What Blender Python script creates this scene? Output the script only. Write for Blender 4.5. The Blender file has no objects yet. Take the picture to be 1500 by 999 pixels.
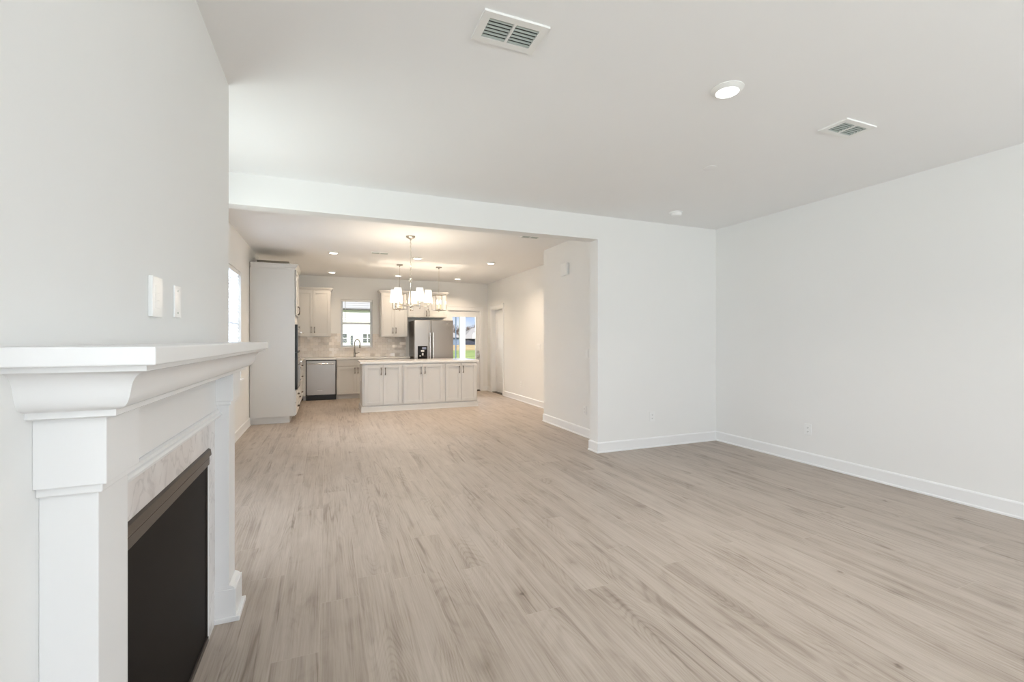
import bpy, bmesh, math, random
from mathutils import Vector, Matrix

random.seed(7)
R = math.radians
scene = bpy.context.scene
col = scene.collection

# ------------------------------------------------------------------ camera
cam_d = bpy.data.cameras.new('camera')
cam_d.sensor_width = 36.0
cam_d.lens = 16.0
cam_d.shift_y = -0.0013
cam_d.clip_start = 0.02
cam_d.clip_end = 600
cam = bpy.data.objects.new('camera', cam_d)
col.objects.link(cam)
cam.location = (0, 0, 1.31)
cam.rotation_euler = (R(90), 0, R(-22.12))
scene.camera = cam

# ------------------------------------------------------------------ exposure
scene.view_settings.view_transform = 'Standard'
scene.view_settings.look = 'None'
scene.view_settings.gamma = 1.0
scene.view_settings.use_curve_mapping = False
scene.view_settings.exposure = 0.12
scene.cycles.max_bounces = 10
scene.cycles.diffuse_bounces = 7
scene.cycles.glossy_bounces = 4
scene.cycles.transparent_max_bounces = 12
scene.cycles.use_denoising = True
scene.cycles.sample_clamp_indirect = 6.0

# ------------------------------------------------------------------ sky
world = bpy.data.worlds.new('sky')
scene.world = world
world.use_nodes = True
wn, wl = world.node_tree.nodes, world.node_tree.links
wn.clear()
w_out = wn.new('ShaderNodeOutputWorld')
w_bg = wn.new('ShaderNodeBackground')
w_bg.inputs['Strength'].default_value = 1.0
w_tc = wn.new('ShaderNodeTexCoord')
w_sep = wn.new('ShaderNodeSeparateXYZ')
w_ramp = wn.new('ShaderNodeValToRGB')
w_ramp.color_ramp.elements[0].position = 0.0
w_ramp.color_ramp.elements[0].color = (0.86, 0.92, 1.0, 1)
w_ramp.color_ramp.elements[1].position = 0.09
w_ramp.color_ramp.elements[1].color = (0.20, 0.43, 0.86, 1)
w_noise = wn.new('ShaderNodeTexNoise')
w_noise.inputs['Scale'].default_value = 9.0
w_noise.inputs['Detail'].default_value = 5.0
w_cr = wn.new('ShaderNodeValToRGB')
w_cr.color_ramp.elements[0].position = 0.45
w_cr.color_ramp.elements[1].position = 0.68
w_mix = wn.new('ShaderNodeMix'); w_mix.data_type = 'RGBA'
w_mix.inputs[7].default_value = (0.95, 0.97, 1.0, 1)
wl.new(w_tc.outputs['Generated'], w_sep.inputs[0])
wl.new(w_sep.outputs['Z'], w_ramp.inputs[0])
wl.new(w_tc.outputs['Generated'], w_noise.inputs['Vector'])
wl.new(w_noise.outputs['Fac'], w_cr.inputs[0])
w_bank = wn.new('ShaderNodeMapRange')     # a cloud bank over the left of the back yard
w_bank.inputs[1].default_value = 0.10; w_bank.inputs[2].default_value = 0.25
w_bank.inputs[3].default_value = 1.0; w_bank.inputs[4].default_value = 0.0
w_max = wn.new('ShaderNodeMath'); w_max.operation = 'MAXIMUM'
wl.new(w_sep.outputs['X'], w_bank.inputs[0])
wl.new(w_bank.outputs[0], w_max.inputs[0]); wl.new(w_cr.outputs[0], w_max.inputs[1])
wl.new(w_max.outputs[0], w_mix.inputs[0])
wl.new(w_ramp.outputs[0], w_mix.inputs[6])
wl.new(w_mix.outputs[2], w_bg.inputs['Color'])
wl.new(w_bg.outputs[0], w_out.inputs[0])

# ------------------------------------------------------------------ sun, window lamps and added fill
def lamp(name, kind, loc, rot, energy, color=(1, 1, 1), size=None, size_y=None, spread=None, radius=None):
    d = bpy.data.lights.new(name, kind)
    d.energy = energy
    d.color = color
    if kind == 'AREA':
        d.shape = 'RECTANGLE' if size_y else 'DISK'
        d.size = size
        if size_y: d.size_y = size_y
        if spread: d.spread = R(spread)
    if kind == 'SUN': d.angle = R(1.5)
    if radius is not None: d.shadow_soft_size = radius
    o = bpy.data.objects.new(name, d)
    col.objects.link(o)
    o.location = loc
    o.rotation_euler = rot
    return o

DAY = (0.855, 0.925, 1.0)
WARM = (1.0, 0.87, 0.70)
sun = lamp('sun', 'SUN', (20, -20, 30), (0, 0, 0), 5.5, (1.0, 0.96, 0.9))
sun.rotation_euler = Vector((-0.10, 0.74, -0.66)).to_track_quat('-Z', 'Y').to_euler()
REAR = -4.4
# area lamps at two rear and two side windows out of view, and the dining window;
# those out of view lean upwards, added fill bounced off the ceiling
lamp('daylight_fill', 'AREA', (0.95, REAR - 0.10, 1.30), (R(90 + 72), 0, 0), 53, DAY, 1.75, 1.9)
lamp('daylight_fill', 'AREA', (3.35, REAR - 0.10, 1.30), (R(90 + 66), 0, 0), 150, DAY, 1.75, 1.9)
lamp('daylight_fill', 'AREA', (4.80, -2.15, 1.40), (R(90 + 64), 0, R(90)), 49, DAY, 1.6, 1.6)
lamp('daylight_fill', 'AREA', (-1.20, -2.15, 1.40), (R(90 + 55), 0, R(-90)), 104, DAY, 1.6, 1.6)
lamp('daylight_fill', 'AREA', (-1.24, 6.62, 1.50), (R(90), 0, R(-90)), 215, DAY, 1.15, 1.45)
# added fill lamps out of view: by the chimney breast, above the back door
lamp('daylight_fill', 'AREA', (-1.22, 3.72, 1.45), (R(90 - 6), 0, R(-90)), 26, DAY, 1.10, 1.55)
lamp('daylight_fill', 'AREA', (3.21, 11.75, 2.35), (R(62), 0, R(180)), 80, DAY, 0.9, 0.55)

# ------------------------------------------------------------------ materials
def new_mat(name):
    m = bpy.data.materials.new(name)
    m.use_nodes = True
    n, l = m.node_tree.nodes, m.node_tree.links
    return m, n, l, n['Principled BSDF']

def paint(name, rgb, rough=0.6, metal=0.0, spec=0.5, bump=0.0, bscale=200, coat=0.0):
    m, n, l, b = new_mat(name)
    b.inputs['Roughness'].default_value = rough
    b.inputs['Metallic'].default_value = metal
    b.inputs['Specular IOR Level'].default_value = spec
    if coat: b.inputs['Coat Weight'].default_value = coat
    tc = n.new('ShaderNodeTexCoord')
    nz = n.new('ShaderNodeTexNoise'); nz.inputs['Scale'].default_value = 3.0; nz.inputs['Detail'].default_value = 3
    l.new(tc.outputs['Object'], nz.inputs['Vector'])
    mx = n.new('ShaderNodeMix'); mx.data_type = 'RGBA'
    mx.inputs[6].default_value = (rgb[0] * .985, rgb[1] * .985, rgb[2] * .985, 1)
    mx.inputs[7].default_value = (*rgb, 1)
    l.new(nz.outputs['Fac'], mx.inputs[0]); l.new(mx.outputs[2], b.inputs['Base Color'])
    if bump:
        n2 = n.new('ShaderNodeTexNoise'); n2.inputs['Scale'].default_value = bscale; n2.inputs['Detail'].default_value = 2
        l.new(tc.outputs['Object'], n2.inputs['Vector'])
        bp = n.new('ShaderNodeBump'); bp.inputs['Strength'].default_value = bump; bp.inputs['Distance'].default_value = 0.002
        l.new(n2.outputs['Fac'], bp.inputs['Height']); l.new(bp.outputs[0], b.inputs['Normal'])
    return m

def emit_mat(name, rgb, strength, base=(0.9, 0.9, 0.9)):
    m, n, l, b = new_mat(name)
    b.inputs['Base Color'].default_value = (*base, 1)
    b.inputs['Emission Color'].default_value = (*rgb, 1)
    b.inputs['Emission Strength'].default_value = strength
    b.inputs['Roughness'].default_value = 0.6
    return m

def math_node(n, l, op, a, b_=None, c=None):
    x = n.new('ShaderNodeMath'); x.operation = op
    for i, v in enumerate((a, b_, c)):
        if v is None: continue
        if isinstance(v, (int, float)): x.inputs[i].default_value = v
        else: l.new(v, x.inputs[i])
    return x.outputs[0]

def floor_material():
    m, n, l, b = new_mat('oak_plank_floor')
    tc = n.new('ShaderNodeTexCoord'); sp = n.new('ShaderNodeSeparateXYZ')
    l.new(tc.outputs['Object'], sp.inputs[0])
    X, Y = sp.outputs['X'], sp.outputs['Y']
    W, L = 0.182, 1.75
    cx = math_node(n, l, 'DIVIDE', math_node(n, l, 'ADD', X, 20.05), W)
    ci = math_node(n, l, 'FLOOR', cx)
    cf = math_node(n, l, 'FRACT', cx)
    wn1 = n.new('ShaderNodeTexWhiteNoise'); wn1.noise_dimensions = '1D'; l.new(ci, wn1.inputs['W'])
    ry = math_node(n, l, 'ADD', math_node(n, l, 'DIVIDE', math_node(n, l, 'ADD', Y, 20.0), L), math_node(n, l, 'MULTIPLY', wn1.outputs['Value'], 1.0))
    ri = math_node(n, l, 'FLOOR', ry); rf = math_node(n, l, 'FRACT', ry)
    cid = n.new('ShaderNodeCombineXYZ'); l.new(ci, cid.inputs[0]); l.new(ri, cid.inputs[1])
    wn2 = n.new('ShaderNodeTexWhiteNoise'); wn2.noise_dimensions = '2D'; l.new(cid.outputs[0], wn2.inputs['Vector'])
    rnd = wn2.outputs['Value']
    # grain coordinates, shifted plank by plank
    gx = math_node(n, l, 'ADD', X, math_node(n, l, 'MULTIPLY', rnd, 37.0))
    gy = math_node(n, l, 'ADD', Y, math_node(n, l, 'MULTIPLY', rnd, 91.0))
    def vec(sx, sy):
        c = n.new('ShaderNodeCombineXYZ')
        l.new(math_node(n, l, 'MULTIPLY', gx, sx), c.inputs[0]); l.new(math_node(n, l, 'MULTIPLY', gy, sy), c.inputs[1])
        return c.outputs[0]
    def noise(v, scale, detail=4, rough=0.55, dist=0.0):
        t = n.new('ShaderNodeTexNoise'); t.inputs['Scale'].default_value = scale; t.inputs['Detail'].default_value = detail
        t.inputs['Roughness'].default_value = rough; t.inputs['Distortion'].default_value = dist
        l.new(v, t.inputs['Vector']); return t.outputs['Fac']
    def ramp(f, p0, p1, c0=0.0, c1=1.0):
        r_ = n.new('ShaderNodeMapRange'); r_.inputs[1].default_value = p0; r_.inputs[2].default_value = p1
        r_.inputs[3].default_value = c0; r_.inputs[4].default_value = c1; r_.clamp = True
        l.new(f, r_.inputs[0]); return r_.outputs[0]
    fine = noise(vec(1, 0.022), 120, 5, 0.68)
    streak = noise(vec(1, 0.045), 19, 5, 0.62, 0.6)
    broad = noise(vec(1, 0.30), 5.0, 3, 0.5, 1.0)
    patch = ramp(noise(vec(1, 0.42), 5.5, 4, 0.6, 1.2), 0.55, 0.74)
    # cathedral figure: iso-lines of a smooth field
    field = noise(vec(1, 0.16), 4.2, 1, 0.4, 0.3)
    rings = math_node(n, l, 'SINE', math_node(n, l, 'MULTIPLY', field, 230.0))
    ringmask = ramp(noise(vec(1, 0.3), 3.1, 2), 0.46, 0.62)
    rings = math_node(n, l, 'MULTIPLY', ramp(rings, 0.0, 1.0), ringmask)
    # knots
    vo = n.new('ShaderNodeTexVoronoi'); vo.inputs['Scale'].default_value = 3.6; vo.inputs['Randomness'].default_value = 1.0
    wob = noise(vec(1, 1), 30, 2)
    kv = n.new('ShaderNodeCombineXYZ')
    l.new(math_node(n, l, 'ADD', gx, math_node(n, l, 'MULTIPLY', wob, 0.03)), kv.inputs[0])
    l.new(math_node(n, l, 'ADD', math_node(n, l, 'MULTIPLY', gy, 0.70), math_node(n, l, 'MULTIPLY', wob, 0.02)), kv.inputs[1])
    l.new(kv.outputs[0], vo.inputs['Vector'])
    ks = n.new('ShaderNodeSeparateXYZ'); l.new(vo.outputs['Color'], ks.inputs[0])
    kn = ramp(vo.outputs['Distance'], 0.006, 0.050, 1.0, 0.0)
    halo = ramp(vo.outputs['Distance'], 0.02, 0.26, 1.0, 0.0)
    ksel = math_node(n, l, 'GREATER_THAN', ks.outputs[0], 0.35)
    kn = math_node(n, l, 'MULTIPLY', kn, ksel)
    halo = math_node(n, l, 'MULTIPLY', math_node(n, l, 'MULTIPLY', halo, halo), ksel)
    # thin mineral streaks: iso-lines of a long smooth field
    f2 = noise(vec(1, 0.045), 6.0, 2, 0.5, 0.4)
    line = ramp(math_node(n, l, 'ABSOLUTE', math_node(n, l, 'SUBTRACT', f2, 0.53)), 0.003, 0.016, 1.0, 0.0)
    line = math_node(n, l, 'MULTIPLY', line, ramp(noise(vec(1, 0.35), 4.0, 2), 0.47, 0.60))
    # darkness sum
    d = math_node(n, l, 'MULTIPLY', ramp(fine, 0.35, 0.72), 0.30)
    d = math_node(n, l, 'ADD', d, math_node(n, l, 'MULTIPLY', ramp(streak, 0.42, 0.78), 0.34))
    d = math_node(n, l, 'ADD', d, math_node(n, l, 'MULTIPLY', ramp(broad, 0.35, 0.7), 0.20))
    d = math_node(n, l, 'ADD', d, math_node(n, l, 'MULTIPLY', patch, 0.16))
    d = math_node(n, l, 'ADD', d, math_node(n, l, 'MULTIPLY', rings, 0.13))
    d = math_node(n, l, 'ADD', d, math_node(n, l, 'MULTIPLY', halo, 0.26))
    d = math_node(n, l, 'ADD', d, math_node(n, l, 'MULTIPLY', kn, 0.50))
    d = math_node(n, l, 'ADD', d, math_node(n, l, 'MULTIPLY', line, 0.30))
    d = math_node(n, l, 'ADD', d, math_node(n, l, 'MULTIPLY', math_node(n, l, 'SUBTRACT', rnd, 0.5), 0.13))
    cr = n.new('ShaderNodeValToRGB')
    e = cr.color_ramp.elements
    e[0].position = 0.0; e[0].color = (0.485, 0.420, 0.362, 1)
    e[1].position = 1.0; e[1].color = (0.140, 0.108, 0.084, 1)
    k = cr.color_ramp.elements.new(0.35); k.color = (0.388, 0.327, 0.275, 1)
    k = cr.color_ramp.elements.new(0.65); k.color = (0.262, 0.211, 0.170, 1)
    l.new(d, cr.inputs[0])
    # light bevel lines at the long seams
    edge = math_node(n, l, 'MINIMUM', cf, math_node(n, l, 'SUBTRACT', 1.0, cf))
    seam = ramp(edge, 0.004, 0.016, 1.0, 0.0)
    ee = math_node(n, l, 'MINIMUM', rf, math_node(n, l, 'SUBTRACT', 1.0, rf))
    seam = math_node(n, l, 'MAXIMUM', seam, ramp(ee, 0.0006, 0.0018, 1.0, 0.0))
    lm = n.new('ShaderNodeMix'); lm.data_type = 'RGBA'
    lm.inputs[7].default_value = (0.48, 0.415, 0.355, 1)
    l.new(math_node(n, l, 'MULTIPLY', seam, 0.45), lm.inputs[0]); l.new(cr.outputs[0], lm.inputs[6])
    l.new(lm.outputs[2], b.inputs['Base Color'])
    b.inputs['Roughness'].default_value = 0.40
    b.inputs['Specular IOR Level'].default_value = 0.45
    bp = n.new('ShaderNodeBump'); bp.inputs['Strength'].default_value = 0.12; bp.inputs['Distance'].default_value = 0.002
    hgt = math_node(n, l, 'SUBTRACT', fine, math_node(n, l, 'MULTIPLY', seam, 0.7))
    l.new(hgt, bp.inputs['Height']); l.new(bp.outputs[0], b.inputs['Normal'])
    return m

def marble_material():
    m, n, l, b = new_mat('grey_marble')
    tc = n.new('ShaderNodeTexCoord')
    nz = n.new('ShaderNodeTexNoise'); nz.inputs['Scale'].default_value = 9; nz.inputs['Detail'].default_value = 8; nz.inputs['Distortion'].default_value = 0.45
    l.new(tc.outputs['Object'], nz.inputs['Vector'])
    v = math_node(n, l, 'ABSOLUTE', math_node(n, l, 'SUBTRACT', nz.outputs['Fac'], 0.5))
    vein = n.new('ShaderNodeMapRange'); vein.inputs[1].default_value = 0.0; vein.inputs[2].default_value = 0.035
    vein.inputs[3].default_value = 1; vein.inputs[4].default_value = 0; l.new(v, vein.inputs[0])
    n2 = n.new('ShaderNodeTexNoise'); n2.inputs['Scale'].default_value = 4.0; n2.inputs['Detail'].default_value = 5
    l.new(tc.outputs['Object'], n2.inputs['Vector'])
    mx = n.new('ShaderNodeMix'); mx.data_type = 'RGBA'
    mx.inputs[6].default_value = (0.79, 0.765, 0.755, 1); mx.inputs[7].default_value = (0.60, 0.565, 0.55, 1)
    f = n.new('ShaderNodeMapRange'); f.inputs[1].default_value = 0.35; f.inputs[2].default_value = 0.7; l.new(n2.outputs['Fac'], f.inputs[0])
    l.new(f.outputs[0], mx.inputs[0])
    m2 = n.new('ShaderNodeMix'); m2.data_type = 'RGBA'; m2.inputs[7].default_value = (0.36, 0.335, 0.325, 1)
    l.new(math_node(n, l, 'MULTIPLY', vein.outputs[0], 0.40), m2.inputs[0]); l.new(mx.outputs[2], m2.inputs[6])
    l.new(m2.outputs[2], b.inputs['Base Color']); b.inputs['Roughness'].default_value = 0.28
    return m

def steel_material(name, rgb, rough=0.27, axis='Z'):
    m, n, l, b = new_mat(name)
    b.inputs['Metallic'].default_value = 1.0
    tc = n.new('ShaderNodeTexCoord'); mp = n.new('ShaderNodeMapping')
    mp.inputs['Scale'].default_value = (140, 140, 1.2) if axis == 'Z' else (1.2, 1.2, 140)
    l.new(tc.outputs['Object'], mp.inputs[0])
    nz = n.new('ShaderNodeTexNoise'); nz.inputs['Scale'].default_value = 3; nz.inputs['Detail'].default_value = 2
    l.new(mp.outputs[0], nz.inputs['Vector'])
    mx = n.new('ShaderNodeMix'); mx.data_type = 'RGBA'
    mx.inputs[6].default_value = (rgb[0] * .92, rgb[1] * .92, rgb[2] * .92, 1); mx.inputs[7].default_value = (*rgb, 1)
    l.new(nz.outputs['Fac'], mx.inputs[0]); l.new(mx.outputs[2], b.inputs['Base Color'])
    r_ = n.new('ShaderNodeMapRange'); r_.inputs[3].default_value = rough - .05; r_.inputs[4].default_value = rough + .07
    l.new(nz.outputs['Fac'], r_.inputs[0]); l.new(r_.outputs[0], b.inputs['Roughness'])
    return m

def tile_material():
    m, n, l, b = new_mat('pearl_tile_backsplash')
    tc = n.new('ShaderNodeTexCoord'); sp = n.new('ShaderNodeSeparateXYZ'); l.new(tc.outputs['Object'], sp.inputs[0])
    TW, TH = 0.112, 0.066
    rz = math_node(n, l, 'DIVIDE', sp.outputs['Z'], TH)
    row = math_node(n, l, 'FLOOR', rz)
    rx = math_node(n, l, 'ADD', math_node(n, l, 'DIVIDE', math_node(n, l, 'ADD', sp.outputs['X'], 5.0), TW), math_node(n, l, 'MULTIPLY', row, 0.5))
    colm = math_node(n, l, 'FLOOR', rx)
    c2 = n.new('ShaderNodeCombineXYZ'); l.new(colm, c2.inputs[0]); l.new(row, c2.inputs[1])
    wnz = n.new('ShaderNodeTexWhiteNoise'); wnz.noise_dimensions = '2D'; l.new(c2.outputs[0], wnz.inputs['Vector'])
    fx = math_node(n, l, 'ABSOLUTE', math_node(n, l, 'SUBTRACT', math_node(n, l, 'FRACT', rx), 0.5))
    fz = math_node(n, l, 'ABSOLUTE', math_node(n, l, 'SUBTRACT', math_node(n, l, 'FRACT', rz), 0.5))
    # rounded lozenge outline of each tile
    lob = math_node(n, l, 'ADD', math_node(n, l, 'POWER', math_node(n, l, 'MULTIPLY', fx, 2.0), 6.0), math_node(n, l, 'POWER', math_node(n, l, 'MULTIPLY', fz, 2.0), 6.0))
    grout = n.new('ShaderNodeMapRange'); grout.inputs[1].default_value = 0.62; grout.inputs[2].default_value = 0.95; l.new(lob, grout.inputs[0])
    tcol = n.new('ShaderNodeMix'); tcol.data_type = 'RGBA'
    tcol.inputs[6].default_value = (0.86, 0.815, 0.77, 1); tcol.inputs[7].default_value = (0.79, 0.74, 0.69, 1); l.new(wnz.outputs['Value'], tcol.inputs[0])
    gcol = n.new('ShaderNodeMix'); gcol.data_type = 'RGBA'; gcol.inputs[7].default_value = (0.73, 0.675, 0.62, 1)
    l.new(grout.outputs[0], gcol.inputs[0]); l.new(tcol.outputs[2], gcol.inputs[6])
    geo = n.new('ShaderNodeNewGeometry')
    vm = n.new('ShaderNodeVectorMath'); vm.operation = 'SUBTRACT'; l.new(wnz.outputs['Color'], vm.inputs[0]); vm.inputs[1].default_value = (.5, .5, .5)
    vs = n.new('ShaderNodeVectorMath'); vs.operation = 'SCALE'; vs.inputs['Scale'].default_value = 0.55; l.new(vm.outputs[0], vs.inputs[0])
    va = n.new('ShaderNodeVectorMath'); va.operation = 'ADD'; l.new(vs.outputs[0], va.inputs[0]); l.new(geo.outputs['Normal'], va.inputs[1])
    vn = n.new('ShaderNodeVectorMath'); vn.operation = 'NORMALIZE'; l.new(va.outputs[0], vn.inputs[0])
    bp = n.new('ShaderNodeBump'); bp.inputs['Strength'].default_value = 0.5; bp.inputs['Distance'].default_value = 0.003; bp.invert = True
    l.new(grout.outputs[0], bp.inputs['Height']); l.new(vn.outputs[0], bp.inputs['Normal'])
    l.new(bp.outputs[0], b.inputs['Normal'])
    l.new(gcol.outputs[2], b.inputs['Base Color'])
    b.inputs['Roughness'].default_value = 0.13; b.inputs['Specular IOR Level'].default_value = 0.8
    return m

def glass_material(name, tint=(1, 1, 1), refl=0.06):
    m = bpy.data.materials.new(name); m.use_nodes = True
    n, l = m.node_tree.nodes, m.node_tree.links
    n.clear()
    o = n.new('ShaderNodeOutputMaterial'); mx = n.new('ShaderNodeMixShader'); t = n.new('ShaderNodeBsdfTransparent')
    g = n.new('ShaderNodeBsdfGlossy'); g.inputs['Roughness'].default_value = 0.02; t.inputs['Color'].default_value = (*tint, 1)
    f = n.new('ShaderNodeFresnel'); f.inputs['IOR'].default_value = 1.3
    l.new(f.outputs[0], mx.inputs[0]); l.new(t.outputs[0], mx.inputs[1]); l.new(g.outputs[0], mx.inputs[2]); l.new(mx.outputs[0], o.inputs[0])
    return m

def slat_material():
    m, n, l, b = new_mat('white_blind_slat')
    b.inputs['Base Color'].default_value = (0.86, 0.87, 0.88, 1); b.inputs['Roughness'].default_value = 0.5
    t = n.new('ShaderNodeBsdfTranslucent'); t.inputs['Color'].default_value = (0.85, 0.88, 0.92, 1)
    mx = n.new('ShaderNodeMixShader'); mx.inputs[0].default_value = 0.6
    out = n['Material Output']
    l.new(b.outputs[0], mx.inputs[1]); l.new(t.outputs[0], mx.inputs[2]); l.new(mx.outputs[0], out.inputs[0])
    return m

def ground_material():
    m, n, l, b = new_mat('lawn_and_soil')
    tc = n.new('ShaderNodeTexCoord'); nz = n.new('ShaderNodeTexNoise'); nz.inputs['Scale'].default_value = 0.5; nz.inputs['Detail'].default_value = 6
    l.new(tc.outputs['Object'], nz.inputs['Vector'])
    cr = n.new('ShaderNodeValToRGB'); e = cr.color_ramp.elements
    e[0].position = 0.35; e[0].color = (0.17, 0.25, 0.06, 1); e[1].position = 0.7; e[1].color = (0.32, 0.38, 0.12, 1)
    l.new(nz.outputs['Fac'], cr.inputs[0]); l.new(cr.outputs[0], b.inputs['Base Color']); b.inputs['Roughness'].default_value = 0.9
    return m

def soil_material():
    m, n, l, b = new_mat('tan_soil')
    tc = n.new('ShaderNodeTexCoord'); nz = n.new('ShaderNodeTexNoise'); nz.inputs['Scale'].default_value = 0.25; nz.inputs['Detail'].default_value = 5
    l.new(tc.outputs['Object'], nz.inputs['Vector'])
    cr = n.new('ShaderNodeValToRGB'); e = cr.color_ramp.elements
    e[0].position = 0.35; e[0].color = (0.36, 0.24, 0.11, 1); e[1].position = 0.7; e[1].color = (0.52, 0.42, 0.22, 1)
    l.new(nz.outputs['Fac'], cr.inputs[0]); l.new(cr.outputs[0], b.inputs['Base Color']); b.inputs['Roughness'].default_value = 0.95
    return m

M = dict(
    wall=paint('wall_paint', (0.82, 0.82, 0.81), 0.75, spec=0.3, bump=0.04, bscale=260),
    ceil=paint('ceiling_paint', (0.86, 0.86, 0.86), 0.85, spec=0.2, bump=0.05, bscale=180),
    trim=paint('white_trim_paint', (0.85, 0.855, 0.86), 0.38),
    mantel=paint('white_mantel_paint', (0.79, 0.79, 0.79), 0.36),
    floor=floor_material(),
    marble=marble_material(),
    cab=paint('greige_cabinet_paint', (0.67, 0.66, 0.64), 0.42),
    quartz=paint('white_quartz', (0.82, 0.81, 0.79), 0.12, spec=0.6),
    steel=steel_material('brushed_steel', (0.43, 0.40, 0.37), 0.30),
    steel_h=paint('bright_steel', (0.85, 0.84, 0.82), 0.22, metal=1.0),
    darksteel=paint('dark_grey_steel', (0.12, 0.11, 0.10), 0.25, metal=0.6),
    nickel=paint('polished_nickel', (0.80, 0.76, 0.70), 0.14, metal=1.0),
    faucet=paint('dark_nickel', (0.30, 0.27, 0.235), 0.25, metal=1.0),
    satin=paint('satin_nickel', (0.52, 0.49, 0.45), 0.3, metal=1.0),
    bronze=paint('pewter_pull', (0.13, 0.112, 0.096), 0.28, metal=0.85),
    black=paint('black_glass', (0.010, 0.010, 0.011), 0.06, spec=0.6),
    blackmat=paint('black_plastic', (0.012, 0.012, 0.012), 0.4),
    screen=paint('black_screen', (0.008, 0.0062, 0.0055), 0.55, spec=0.10, bump=0.3, bscale=600),
    hood=paint('dark_bronze_metal', (0.105, 0.088, 0.075), 0.38, metal=0.75),
    plate=paint('white_plastic', (0.84, 0.845, 0.84), 0.3),
    slot=paint('dark_slot', (0.06, 0.06, 0.058), 0.6),
    ventwhite=paint('white_enamel', (0.82, 0.82, 0.80), 0.4),
    ventslat=paint('grey_green_slat', (0.42, 0.47, 0.445), 0.45),
    ventdark=paint('dark_backing', (0.05, 0.055, 0.052), 0.7),
    tile=tile_material(),
    glass=glass_material('window_glass'),
    slat=slat_material(),
    vinyl=paint('white_vinyl', (0.84, 0.85, 0.86), 0.35),
    lens=emit_mat('downlight_lens', (1.0, 0.95, 0.87), 6.0),
    lensd=emit_mat('downlight_lens_neutral', (1.0, 0.98, 0.95), 5.0),
    shade=emit_mat('lit_fabric_shade', (1.0, 0.91, 0.77), 0.9, (0.9, 0.87, 0.8)),
    bulb=emit_mat('candle_bulb', (1.0, 0.82, 0.55), 9.0),
    candle=paint('candle_sleeve', (0.80, 0.62, 0.40), 0.5),
    lawn=ground_material(), soil=soil_material(),
    siding=paint('cream_siding', (0.80, 0.80, 0.77), 0.7),
    roofg=paint('grey_roof_shingle', (0.30, 0.29, 0.29), 0.9, bump=0.3, bscale=6),
    navy_shade=paint('porch_shade_navy', (0.035, 0.045, 0.075), 0.8),  # garage and porch shade put into the wall colour
    bluehouse=paint('blue_grey_siding', (0.16, 0.22, 0.32), 0.8),
    housewin=paint('dark_house_window', (0.10, 0.11, 0.11), 0.2),
    bark=paint('bare_branches', (0.16, 0.115, 0.09), 0.9),
    threshold=paint('bronze_threshold', (0.08, 0.065, 0.05), 0.4, metal=0.5),
    bandtaupe=paint('taupe_band', (0.27, 0.24, 0.20), 0.8),
    concrete=paint('porch_concrete', (0.50, 0.49, 0.47), 0.9),
)

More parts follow.
